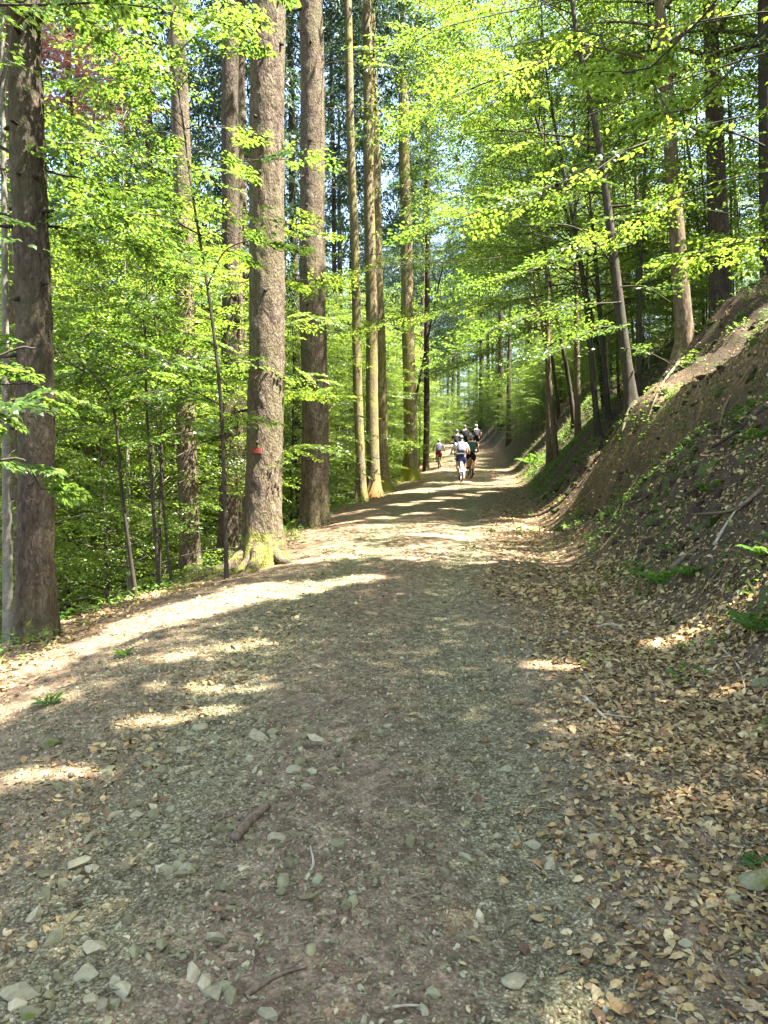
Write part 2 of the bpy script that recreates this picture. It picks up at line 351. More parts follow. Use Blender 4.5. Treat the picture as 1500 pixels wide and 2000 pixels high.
# ------------------------------------------------------------------ ground sheet, split into trail / bank / forest floor
def axis(parts):
    out = [parts[0][0]]
    for (a, bnd, s) in parts:
        n = max(1, int(round((bnd - a) / s))); out += list(np.linspace(a, bnd, n + 1)[1:])
    return np.array(out)
XS = axis([(-700, -200, 100), (-200, -60, 14), (-60, -20, 2.5), (-20, -8, .6), (-8, -4, .4), (-4, 3.6, .05), (3.6, 8, .075), (8, 14, .3), (14, 40, 1.5), (40, 120, 10), (120, 700, 116)])
YS = axis([(-60, -10, 5), (-10, 1.2, .4), (1.2, 6, .045), (6, 12, .07), (12, 20, .12), (20, 32, .2), (32, 50, .4), (50, 70, .8), (70, 120, 3), (120, 300, 15), (300, 690, 65)])
gx, gy = np.meshgrid(XS, YS); Xf, Yf = gx.ravel(), gy.ravel(); Zf = height(Xf, Yf)
xr, xl = XR(Yf), XL(Yf); wob = .35 * fbm(Xf * 1.2, Yf * 1.2, 3)
TRm = sstep(-.1, .75, xr - Xf + wob - .1) * sstep(-.1, .7, Xf - xl + wob - .15)
BKm = sstep(.2, 1.0, Xf - xr)
_sl = np.interp(Yf, [8, 10.5, 13.2, 15.5], [3.9, 3.1, 2.05, 1.2]); BKm = BKm * (1 - .95 * np.exp(-((Xf - xr - _sl - .1) / .55) ** 2) * sstep(8, 9, Yf) * sstep(17, 15, Yf))   # dry needle straw on the spur; the paler colour also brightens its sun strip
_mid = (xr + xl) / 2 + .25; _w = .10 * fbm(Xf * .8, Yf * .8, 2)
RUm = np.clip(np.exp(-((Xf - _mid - .85 + _w) / .38) ** 2) + np.exp(-((Xf - _mid + .65 + _w) / .42) ** 2), 0, 1)
nx, ny = len(XS), len(YS)
ii, jj = np.meshgrid(np.arange(nx - 1), np.arange(ny - 1)); ii, jj = ii.ravel(), jj.ravel()
Q = np.stack([jj * nx + ii, jj * nx + ii + 1, (jj + 1) * nx + ii + 1, (jj + 1) * nx + ii], -1)
cx = (XS[ii] + XS[ii + 1]) / 2; cyv = (YS[jj] + YS[jj + 1]) / 2
on_tr = (cx > XL(cyv)) & (cx < XR(cyv)); on_bk = cx >= XR(cyv)
for nm, msk in (('gravel_trail', on_tr), ('hillside_bank', on_bk), ('forest_floor', ~(on_tr | on_bk))):
    q = Q[msk]; ids, inv = np.unique(q.ravel(), return_inverse=True)
    o = mk(nm, np.stack([Xf, Yf, Zf], -1)[ids], inv.reshape(-1, 4), GROUND, smooth=True, attrs={'trail': TRm[ids], 'bank': BKm[ids], 'rut': RUm[ids]})
    o['kind'] = 'structure'

# ------------------------------------------------------------------ sun gaps in the canopy: leaves are absent on these lines to the sun
GAP = []
def gap(pts, r):
    for p in pts: GAP.append((*p, r))
def gstrip(p0, p1, n, r): gap([ghit(p0[0] + (p1[0] - p0[0]) * k / max(1, n - 1), p0[1] + (p1[1] - p0[1]) * k / max(1, n - 1)) for k in range(n)], r)
gstrip((20, 1312), (300, 1215), 7, .20); gstrip((300, 1210), (520, 1150), 7, .32); gstrip((480, 1170), (700, 1130), 5, .22)
gstrip((340, 1285), (500, 1255), 4, .12); gstrip((310, 1345), (400, 1345), 2, .10); gstrip((270, 1415), (420, 1390), 4, .12); gstrip((40, 1520), (150, 1505), 3, .11)
gstrip((600, 1095), (740, 1078), 3, .25); gstrip((830, 1045), (920, 1050), 3, .22); gstrip((680, 1020), (880, 995), 4, .28)
gstrip((790, 985), (960, 960), 5, .4); gstrip((760, 965), (1000, 940), 6, .6); gstrip((850, 920), (1000, 915), 4, .6)
gstrip((1500, 625), (1240, 820), 14, .42); gstrip((1190, 900), (1020, 1028), 9, .3); gstrip((1160, 800), (990, 950), 9, .75)
gstrip((1480, 1165), (1290, 1260), 6, .12); gstrip((1030, 1300), (1110, 1300), 3, .11); gstrip((850, 1310), (910, 1312), 2, .09)
gstrip((1340, 1360), (1440, 1350), 2, .08)
gap([at(530, y, 11.0) for y in range(100, 1085, 45)], .28)
gap([at(635, y, 16.3) for y in range(100, 480, 60)], .2)
gap([at(712, y, 22.8) for y in range(700, 960, 50)], .3); gap([at(738, y, 24.2) for y in range(700, 960, 50)], .3)
gap([at(805, y, 32) for y in range(400, 930, 60)], .5); gap([at(362, y, 13) for y in range(100, 480, 50)], .22)
gap([at(1345, y, 15) for y in range(380, 680, 50)], .2); gap([at(900, y, 29) for y in (870, 900, 930)], .5)
gap([at(340, 800, 9.0), at(400, 840, 9.0), at(290, 780, 9), at(600, 640, 13), at(620, 760, 13), at(600, 460, 12.5)], .35)
gap([at(x, y, 18) for x, y in ((700, 640), (760, 620), (830, 605), (900, 600), (720, 530), (850, 515))], .45)
RIGHT_LIMBS = [[(1560, 90, 9.3), (1350, 150, 10), (1200, 205, 10.5), (1050, 265, 11)], [(1560, 330, 9.3), (1420, 350, 10), (1290, 400, 10.5), (1180, 470, 11)], [(1540, 20, 9.4), (1270, 60, 10), (1060, 120, 10.6), (900, 180, 11)],
               [(1560, 450, 9.4), (1430, 475, 9.9), (1330, 505, 10.3)], [(1560, 210, 9.3), (1320, 260, 10), (1140, 330, 10.6), (1000, 410, 11)], [(1560, -40, 9.5), (1400, -30, 10), (1250, 10, 10.5), (1130, 60, 11)]]
MID_LIMBS = [[(1215, 590, 14.1), (1100, 600, 13.5), (980, 640, 13.1), (900, 690, 13)], [(1222, 640, 14.1), (1170, 640, 13.6), (1100, 680, 13.2), (1040, 720, 13)], [(1212, 560, 14.1), (1260, 560, 13.7), (1310, 590, 13.4)], [(1225, 680, 14.1), (1270, 690, 13.7), (1310, 710, 13.5)], [(1128, 100, 14.2), (980, 150, 13.6), (870, 200, 13.2), (800, 265, 13)], [(1175, 330, 14.2), (1010, 385, 13.6), (890, 430, 13.2), (820, 460, 13)], [(1110, 0, 14.3), (960, 30, 13.7), (850, 60, 13.4), (790, 100, 13.2)], [(1195, 470, 14.2), (1060, 520, 13.6), (930, 560, 13.2)]]
for lm in RIGHT_LIMBS + MID_LIMBS:
    q_ = spath(np.array([at(*p) for p in lm]), 6); gap(q_[1:], .42)
gap([at(20, 690, 4.4), at(60, 700, 4.4), at(20, 790, 4.5), at(60, 790, 4.5), at(50, 920, 4.6), at(10, 860, 4.5)], .3)
GAP = np.array(GAP); GAP[:, 3] *= 1.15; GAP[:19, 3] *= 1.3
def lit(P, rng):
    """True for leaf centres that stay (not on a gap's line to the sun)"""
    keep = np.ones(len(P), bool)
    for k in range(0, len(P), 20000):
        p = P[k:k + 20000]; dlt = p[:, None, :] - GAP[None, :, :3]
        t = dlt @ SUNV; d2 = (dlt ** 2).sum(-1) - t ** 2
        rr = GAP[None, :, 3] * rng.uniform(.8, 1.15, (len(p), 1)) + .012 * t * 0
        keep[k:k + 20000] = ~((t > .6) & (d2 < rr ** 2)).any(1)
    return keep

# ------------------------------------------------------------------ foliage
def leaf_shapes(base, d, side, nrm_, L, W, hi):
    """leaf polygons: base (n,3), axis d, side, normal; lo = folded rhomb, hi = six-point ovate leaf"""
    L = L[:, None]; W = W[:, None]
    if not hi:
        return np.stack([base, base + .45 * L * d + W * side + .25 * W * nrm_, base + L * d - .12 * L * nrm_, base + .45 * L * d - W * side + .25 * W * nrm_], 1)
    return np.stack([base, base + .28 * L * d + .85 * W * side + .25 * W * nrm_, base + .62 * L * d + .85 * W * side + .15 * W * nrm_, base + L * d - .16 * L * nrm_,
                     base + .62 * L * d - .85 * W * side + .15 * W * nrm_, base + .28 * L * d - .85 * W * side + .25 * W * nrm_], 1)
def leaf_tris(n, hi):
    t = np.array([[0, 1, 5], [1, 2, 5], [2, 4, 5], [2, 3, 4]]) if hi else np.array([[0, 1, 2], [0, 2, 3]])
    k = 6 if hi else 4
    return (np.arange(n)[:, None, None] * k + t[None]).reshape(-1, 3)
def spray_proto(rng, leafL=.075, pitch=.055, hi=False, wide=.42):
    """flat beech spray of unit length: twig points and leaves"""
    B, D, tw = [], [], []
    ax = lambda t: np.array([t, .05 * math.sin(3 * t), -.12 * t * t])
    k = 0
    for t in np.arange(.12, .98, .11):
        s = 1 if k % 2 else -1; k += 1
        ln = wide * (1.05 - .75 * t) * rng.uniform(.8, 1.2); an = math.radians(rng.uniform(38, 60)) * s
        d = np.array([math.cos(an), math.sin(an), -.10]); p0 = ax(t); tw.append((p0, p0 + d * ln))
        j = 0
        for u in np.arange(pitch * .6, ln + .01, pitch):
            s2 = 1 if j % 2 else -1; j += 1
            a2 = an + math.radians(rng.uniform(30, 65)) * s2
            B.append(p0 + d * u); D.append((math.cos(a2), math.sin(a2), rng.uniform(-.35, .15)))
        B.append(p0 + d * ln); D.append(tuple(d))
    for t in np.arange(.1, 1, pitch):
        a2 = math.radians(rng.uniform(35, 70)) * rng.choice([-1, 1]); B.append(ax(t)); D.append((math.cos(a2), math.sin(a2), rng.uniform(-.35, .15)))
    B.append(ax(1)); D.append((1, 0, -.2))
    B = np.array(B) + rng.normal(0, .012, (len(B), 3)); D = norm(np.array(D)); n = len(B)
    up = norm(np.stack([rng.normal(0, .33, n), rng.normal(0, .33, n), np.ones(n)], -1))
    side = norm(np.cross(up, D)); nr = np.cross(D, side)
    L = leafL * rng.uniform(.7, 1.2, n); return leaf_shapes(B, D, side, nr, L, L * .31, hi), tw
def protos(seed, n, **kw):
    r = np.random.default_rng(seed); return [spray_proto(r, **kw) for _ in range(n)]
SP_LO = protos(1, 6); SP_HI = protos(2, 6, hi=True); SP_SHADE = protos(3, 6, leafL=.14, pitch=.10)  # last set: leaves oversized so the unseen slope trees block more sun
SP_SMALL = protos(8, 4, hi=True, leafL=.052, pitch=.05)
SP_MID = protos(4, 6, leafL=.088, pitch=.072)
def lay_sprays(O, D, L, roll, prs, rng):
    """place sprays: origins O, directions D, lengths L, roll; the leaf size is kept"""
    leaves, tw = [], []
    D = norm(D); lat = norm(np.cross(np.array([[0, 0, 1.0]]), D)); nr = np.cross(D, lat)
    c, s = np.cos(roll)[:, None], np.sin(roll)[:, None]; lat, nr = c * lat + s * nr, c * nr - s * lat
    pick = rng.integers(0, len(prs), len(O))
    for k in range(len(prs)):
        m = pick == k
        if not m.any(): continue
        S = prs[k][0]; R = np.stack([D[m], lat[m], nr[m]], 1)                # (q,3,3)
        cen = S[:, :1, :]; rel = S - cen
        P = np.einsum('nki,qij->qnkj', cen, R) * L[m][:, None, None, None] + np.einsum('nki,qij->qnkj', rel, R) + O[m][:, None, None, :]
        leaves.append(P.reshape(-1, S.shape[1], 3))
        ax_ = np.array([[0, 0, 0], [.35, .03, -.015], [.7, .04, -.06], [1, .01, -.12]])
        tw.append(np.einsum('ni,qij->qnj', ax_, R) * L[m][:, None, None] + O[m][:, None, :])
    return np.concatenate(leaves), np.concatenate(tw)
class Crown:
    """limbs with sprays; gathers wood tubes and leaves in world space"""
    def __init__(s, rng, prs=SP_LO, hi=False, cull=True): s.cull = cull; s.rng = rng; s.prs = prs; s.hi = hi; s.leaves = []; s.wood = Geo()
    def limb(s, path, r0, r1=.004, n_spr=6, slen=(.7, 1.2), t0=.3, droop=-.12, segs=4, spread=(25, 62), keep=False):
        rng = s.rng; path = np.asarray(path); n = len(path)
        if s.cull and not keep and (~lit(path, rng)).mean() > .4: return
        s.wood.add(*tubes(path, np.linspace(r0, r1, n), segs))
        if n_spr <= 0: return
        u = np.linspace(t0, 1, n_spr) + rng.normal(0, .02, n_spr); u = np.clip(u, 0, 1) * (n - 1); i = np.minimum(u.astype(int), n - 2); f = (u - i)[:, None]
        O = path[i] * (1 - f) + path[i + 1] * f; T = norm(path[i + 1] - path[i]); az = np.arctan2(T[:, 1], T[:, 0])
        sg = np.where(np.arange(n_spr) % 2, 1, -1) * np.radians(rng.uniform(*spread, n_spr)); sg[-1] *= .15
        az = az + sg; el = rng.uniform(droop - .16, droop + .2, n_spr)
        D = np.stack([np.cos(az) * np.cos(el), np.sin(az) * np.cos(el), np.sin(el)], -1)
        lv, tw = lay_sprays(O, D, rng.uniform(*slen, n_spr), rng.normal(0, .36, n_spr), s.prs, rng)
        s.leaves.append(lv); tw = tw if s.hi else tw[:, ::3]
        if s.cull: tw = tw[lit(tw.mean(1), rng)]
        if not len(tw) or s.prs is SP_SHADE: return
        s.wood.add(*tubes(tw, np.tile([[.0055, .0045, .003, .0015]] if s.hi else [[.0045, .0015]], (len(tw), 1)), 3))
    def build(s, parent, base, leafmat, woodmat, cull=True, wood_name='limb_work'):
        lv = np.concatenate(s.leaves)
        if cull: lv = lv[lit(lv[:, 0] , s.rng)]
        base = np.asarray(base)
        lo = mk('crown', lv.reshape(-1, 3) - base, leaf_tris(len(lv), s.hi), leafmat, parent)
        return lo
def limb_path(p0, az, L, e0, e1, rng, n=6):
    el = np.linspace(e0, e1, n - 1); a = az + np.cumsum(rng.normal(0, .12, n - 1)); st = L / (n - 1)
    d = np.stack([np.cos(a) * np.cos(el), np.sin(a) * np.cos(el), np.sin(el)], -1) * st
    return np.concatenate([[p0], p0 + np.cumsum(d, 0)])
def trunk_skin(path, R, segs, rough=0., flare=0., lobes=5, rng=None, flz=.35, z0=0.):
    """tapered trunk with buttressed base; returns verts, quads, moss"""
    n = len(path); a = np.arange(segs) / segs * 2 * np.pi; z = path[:, 2:3] - z0; ph = rng.uniform(0, 6)
    rad = R[:, None] * (1 + flare * np.exp(-np.clip(z, -.2, None) / flz) * (1 + .55 * np.cos(lobes * a[None] + ph) + .3 * np.cos((lobes - 2) * a[None] + 2 * ph)))
    if rough:
        K = max(8, int(segs / 3)); uu = np.broadcast_to(a[None] / (2 * np.pi) * K, rad.shape); zz = np.broadcast_to(path[:, 2:3] * 11, rad.shape)
        rad = rad + rough * (vnoise(uu, zz * .9, 1, px=K) + .6 * vnoise(uu * .5, zz * .25, 2, px=max(4, K // 2)) + .5 * np.abs(vnoise(uu * 2, zz * 1.5, 3, px=2 * K)))
    V = path[:, None, :] + np.stack([rad * np.cos(a), rad * np.sin(a), np.zeros_like(rad)], -1)
    i = np.arange(n - 1)[:, None] * segs; j = np.arange(segs)[None]; j2 = (j + 1) % segs
    Qd = np.stack([i + j, i + j2, i + segs + j2, i + segs + j], -1).reshape(-1, 4)
    return V.reshape(-1, 3), Qd, np.broadcast_to(z, rad.shape).ravel(), np.broadcast_to(a[None], rad.shape).ravel()

_stub = {}
def stub_mesh(mat, k):
    if (mat.name, k) not in _stub:
        r = np.random.default_rng(50 + k); ln = [.05, .09, .16][k]
        V, Qd, T = tubes(np.array([[-.03, 0, 0], [.02, 0, .004], [ln, r.normal(0, .01), -.01]]), np.array([.030, .022, .010 + .004 * (k == 0)]), 7, True)
        g = Geo(); g.add(V, Qd, T); o = g.build('branch_stub', mat); _stub[(mat.name, k)] = o.data; bpy.data.objects.remove(o)
    return _stub[(mat.name, k)]
KNOT = plain('dark_knot', (.022, .016, .012), .9, .2, .3, 60)

def big_trunk(name, label, cat, pxb, d, wpx, pxt, mat, height_m=27, pyt=0, segs=32, dz=.2, rough=.008, flare=.45, moss_h=.0, stubs=8, taper=.72, group=None, lobes=5, dead=0, px_mid=None, seed=0, ring=True, ypx_w=None):
    """tall conifer trunk: pixel column of its base, depth, width in pixels, pixel column where it leaves the top of the frame"""
    rng = np.random.default_rng(seed + 1000)
    x = (pxb - 750) / F_PX * d; base = np.array([x, d, H1(x, d)]); top = at(pxt, pyt, d)
    r0 = wpx / F_PX * d / 2
    ztop = base[2] + height_m; slope = (top - base) / (top[2] - base[2])
    t = thing(name, label, cat, base, group)
    zz = np.concatenate([np.arange(-.7, min(height_m, max(3., top[2] - base[2] + 1.2)), dz), ]); zz = np.concatenate([zz, np.linspace(zz[-1] + .5, height_m, 14)])
    bow = 0 if px_mid is None else px_mid / F_PX * d
    hh = top[2] - base[2]
    path = np.stack([slope[0] * zz + bow * np.sin(np.clip(zz / hh, 0, 1) * np.pi), slope[1] * zz, zz], -1)
    path[:, :2] += .018 * np.stack([np.sin(zz * .9 + seed), np.cos(zz * .7 + seed)], -1) * np.clip(zz / 3, 0, 1)[:, None]
    R = r0 * (1 - (1 - taper) * np.clip(zz, 0, None) / 8.5 * .55); R = np.maximum(R, r0 * .12) * np.clip((height_m - zz) / 3, .15, 1)
    V, Qd, vz, va = trunk_skin(path, R, segs, rough, flare, lobes, rng)
    south = .5 + .5 * np.cos(va + np.pi / 2 + .4)
    moss = np.clip(moss_h * 1.0 * np.exp(-np.clip(vz, 0, None) / .42) * (.35 + .9 * south) + (.10 if moss_h > .5 else .05) * moss_h, 0, 1)
    o = mk('trunk', V, Qd, mat, t, True, {'moss': moss})
    for k in range(stubs):
        h = rng.uniform(1.2, max(3, hh + .3)); a = rng.uniform(math.pi * .98, math.pi * 2.02)
        i = int(np.argmin(np.abs(zz - h))); s = bpy.data.objects.new('branch_stub', stub_mesh(KNOT, int(rng.integers(0, 3)))); C.objects.link(s); s.parent = t
        s.location = path[i] + np.array([math.cos(a), math.sin(a), 0]) * R[i] * .98; s.rotation_euler = (0, rng.uniform(-.1, .3), a); s.scale = [min(1.3, .6 + r0 * 2)] * 3
    for k in range(dead):                                               # thin dead side branches
        h = rng.uniform(.45, 1.25) * hh; a = rng.choice([rng.uniform(-.7, .7), rng.uniform(2.4, 3.9)]); i = int(np.argmin(np.abs(zz - h)))
        p = limb_path(path[i], a, rng.uniform(.8, 2.0), rng.uniform(-.1, .3), -.55, rng, 6)
        g = Geo(); g.add(*tubes(p, np.linspace(.013, .003, 6), 4))
        for q in range(5):
            j = rng.integers(1, 5); pp = limb_path(p[j], a + rng.choice([-1, 1]) * rng.uniform(.5, 1), rng.uniform(.2, .5), -.2, -.6, rng, 4); g.add(*tubes(pp, np.linspace(.006, .002, 4), 3))
        g.build('dead_branch', DARKBARK, t)
    return t, base, path, R

# spruce crown, shared by every conifer
def spruce_crown(seed, Hc=14, rad=2.6, n_br=95, sh=26):
    rng = np.random.default_rng(seed); B, D, L = [], [], []; g = Geo()
    for k in range(n_br):
        u = (k + rng.random()) / n_br; z = u * Hc; ln = rad * (1 - u) ** .75 * rng.uniform(.7, 1.15) + .25; a = k * 2.4 + rng.normal(0, .3)
        p = limb_path(np.array([0, 0, z]), a, ln, rng.uniform(-.05, .25) + .5 * u, -.45 + .6 * u, rng, 6); g.add(*tubes(p, np.linspace(.02, .005, 6), 3))
        m = int(sh * (.4 + ln / rad)); uu = rng.uniform(.12, 1, m) * 5; i = np.minimum(uu.astype(int), 4); f = (uu - i)[:, None]
        O = p[i] * (1 - f) + p[i + 1] * f; az = a + rng.uniform(-1.3, 1.3, m); el = rng.uniform(-1.1, .05, m)
        for o_, a_, e_ in zip(O, az, el):
            dd = np.array([math.cos(a_) * math.cos(e_), math.sin(a_) * math.cos(e_), math.sin(e_)])
            for q in range(4): B.append(o_ + dd * .13 * q); D.append(norm(dd + rng.normal(0, .45, 3))); L.append(rng.uniform(.12, .26))
    B, D, L = np.array(B), np.array(D), np.array(L); n = len(B)
    up = norm(rng.normal(0, 1, (n, 3)) + [0, 0, .6]); side = norm(np.cross(up, D)); nr = np.cross(D, side)
    return leaf_shapes(B, D, side, nr, L, L * .17, False), g
_lv, _g = spruce_crown(11)
SPC = mk('crown', _lv.reshape(-1, 3), leaf_tris(len(_lv), False), NEEDLE); C.objects.unlink(SPC)
_lv, _g = spruce_crown(12, 15, 3.0, 105, 24)
SPC2 = mk('crown', _lv.reshape(-1, 3), leaf_tris(len(_lv), False), NEEDLE); C.objects.unlink(SPC2)
def add_spruce_crown(t, path, z0, k, sc_=1.0, rz=0, mat=None, zs=1.0):
    src = (SPC, SPC2)[k % 2]; c = bpy.data.objects.new('crown', src.data); C.objects.link(c); c.parent = t
    i = int(np.argmin(np.abs(path[:, 2] - z0))); c.location = path[i]; c.scale = (sc_, sc_, zs); c.rotation_euler = (0, 0, rz)
    if mat:
        c.material_slots[0].link = 'OBJECT'; c.material_slots[0].material = mat
    return c

# --- conifers standing along the left edge of the trail
BIG = [
 # name, label, pxb, d, w, pxt, mat, moss, stubs, options
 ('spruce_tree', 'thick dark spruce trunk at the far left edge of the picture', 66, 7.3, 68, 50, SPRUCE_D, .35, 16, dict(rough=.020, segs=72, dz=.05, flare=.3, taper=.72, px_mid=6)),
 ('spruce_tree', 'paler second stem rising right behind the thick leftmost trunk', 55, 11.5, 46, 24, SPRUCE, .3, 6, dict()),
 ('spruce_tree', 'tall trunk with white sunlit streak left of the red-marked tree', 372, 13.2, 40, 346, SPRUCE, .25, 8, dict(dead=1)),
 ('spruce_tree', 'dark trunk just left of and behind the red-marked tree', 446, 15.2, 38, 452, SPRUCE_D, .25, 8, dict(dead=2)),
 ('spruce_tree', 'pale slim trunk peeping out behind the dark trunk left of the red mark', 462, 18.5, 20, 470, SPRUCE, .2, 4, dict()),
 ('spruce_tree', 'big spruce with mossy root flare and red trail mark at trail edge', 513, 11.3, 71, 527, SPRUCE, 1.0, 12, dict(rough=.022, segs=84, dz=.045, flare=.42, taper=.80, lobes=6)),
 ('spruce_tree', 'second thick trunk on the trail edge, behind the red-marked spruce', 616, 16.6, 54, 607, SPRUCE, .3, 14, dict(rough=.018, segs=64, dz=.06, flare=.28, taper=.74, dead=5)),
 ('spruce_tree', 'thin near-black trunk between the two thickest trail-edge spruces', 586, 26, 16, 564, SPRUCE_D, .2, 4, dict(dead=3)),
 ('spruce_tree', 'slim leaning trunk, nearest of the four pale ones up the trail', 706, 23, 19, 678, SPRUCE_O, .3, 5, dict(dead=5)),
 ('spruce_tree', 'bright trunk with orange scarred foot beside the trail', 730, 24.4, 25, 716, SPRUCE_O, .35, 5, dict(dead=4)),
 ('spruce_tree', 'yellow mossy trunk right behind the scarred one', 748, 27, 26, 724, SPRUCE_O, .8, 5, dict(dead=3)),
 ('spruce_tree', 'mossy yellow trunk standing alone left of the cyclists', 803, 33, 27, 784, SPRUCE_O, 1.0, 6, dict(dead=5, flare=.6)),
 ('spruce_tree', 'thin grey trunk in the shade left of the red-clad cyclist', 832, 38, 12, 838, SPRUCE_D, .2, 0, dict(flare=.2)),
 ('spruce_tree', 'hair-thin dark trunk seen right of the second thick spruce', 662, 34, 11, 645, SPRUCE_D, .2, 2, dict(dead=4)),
]
for k, (nm, lb, pxb, d, wpx, pxt, mat, moss, stubs, op) in enumerate(BIG):
    t, base, path, R = big_trunk(nm, lb, 'tree', pxb, d, wpx, pxt, mat, moss_h=moss, stubs=stubs, seed=k, **op)
    add_spruce_crown(t, path, 13.5 + 1.5 * (k % 3), k, 1.0, k * 1.3)
    if k == 5: T4 = (t, base, path, R)
    if k == 9: T9 = (t, base, path, R)
    if k == 1:                                                           # dead rusty branch whorl behind the leftmost trunks
        pass
# roots and trail mark of the big spruce
t, b4, path4, R4 = T4
def root(parent, base, pts, r0, mat, r1=.02, moss=.5):
    P = []
    for (dx, dy, up) in pts: P.append((dx, dy, H1(base[0] + dx, base[1] + dy) - base[2] + up))
    p = spath(np.array(P), 18); a = np.linspace(0, 1, 18); R = (r0 * (1 - a) + r1 * a) * (1 + .12 * np.sin(a * 17))
    V, Qd = tubes(p, R, 10); mk('root', V, Qd, mat, parent, True, {'moss': np.full(len(V), moss)})
root(t, b4, [(-.15, -.1, .25), (-.45, -.25, .05), (-.8, -.45, .03), (-1.15, -.75, .02), (-1.5, -1.2, -.02)], .13, SPRUCE)
root(t, b4, [(0, -.2, .28), (-.05, -.42, .08), (-.12, -.6, .0), (-.3, -.8, -.05)], .13, SPRUCE)
root(t, b4, [(.15, -.15, .22), (.32, -.3, .03), (.5, -.42, -.03), (.75, -.5, -.06)], .085, SPRUCE, moss=.3)
root(t, b4, [(.2, .02, .2), (.38, .03, .0), (.6, .06, -.06)], .085, SPRUCE, moss=.2)
root(t, b4, [(-.08, -.2, .22), (-.25, -.42, .04), (-.5, -.62, .0), (-.85, -.8, -.05)], .09, SPRUCE)
root(t, b4, [(-.2, .0, .3), (-.5, .0, .06), (-.9, -.05, .02), (-1.4, -.3, -.03)], .12, SPRUCE)
RED = plain('faded_red_paint', (.20, .035, .022), .7, .3, .25, 25)
pm = at(502, 881, 11.3)
i = int(np.argmin(np.abs(path4[:, 2] + b4[2] - pm[2]))); ctr = path4[i] + b4; rr = R4[i] * 1.02 + .016
tm = thing('trail_marker', 'short red trail marker on the big mossy-footed spruce trunk', 'marker', (ctr[0], ctr[1], pm[2]))
def plate(a0, a1, h0, h1, rad, th, n=8):
    g = Geo(); a = np.linspace(a0, a1, n); ring = []
    zl = np.linspace(h0, h0 - .012, n); zh = np.linspace(h1, h1 + .004, n)
    for r_, z_ in ((rad, zl), (rad, zh), (rad + th, zh), (rad + th, zl)): ring.append(np.stack([r_ * np.cos(a), r_ * np.sin(a), z_], -1))
    V = np.concatenate(ring); q = []
    for s in range(4):
        for j in range(n - 1): q.append((s * n + j, s * n + j + 1, ((s + 1) % 4) * n + j + 1, ((s + 1) % 4) * n + j))
    q += [(0, n, 2 * n, 3 * n), (n - 1, 4 * n - 1, 3 * n - 1, 2 * n - 1)]
    g.add(V, np.array(q)); return g
ang = lambda px: -math.acos(max(-1, min(1, (((px - 750) / F_PX * 11.05) - ctr[0]) / rr)))
plate(ang(491), ang(511), -.035, .022, rr - .014, .03).build('board', RED, tm)
# orange scar at the foot of the bright trunk
t, b9, path9, R9 = T9
SCAR = plain('fresh_wood_scar', (.34, .14, .05), .8, .2, .3, 30)
g = Geo(); a = np.linspace(-2.2, -.35, 9); zz = np.linspace(.0, .75, 7)
for iz, z in enumerate(zz):
    wv = 1 - z / .8; rad = R9[7] * (1 + .45 * math.exp(-z / .35) * 1.5) + .03
    aa = -1.2 + (a + 1.2) * max(.08, wv); g.V.append(np.stack([rad * np.cos(aa), rad * np.sin(aa), np.full(9, z)], -1))
g.n = 63; qi = [(r_ * 9 + c_, r_ * 9 + c_ + 1, r_ * 9 + 10 + c_, r_ * 9 + 9 + c_) for r_ in range(6) for c_ in range(8)]; g.Q.append(np.array(qi))
g.build('bark_scar', SCAR, t)

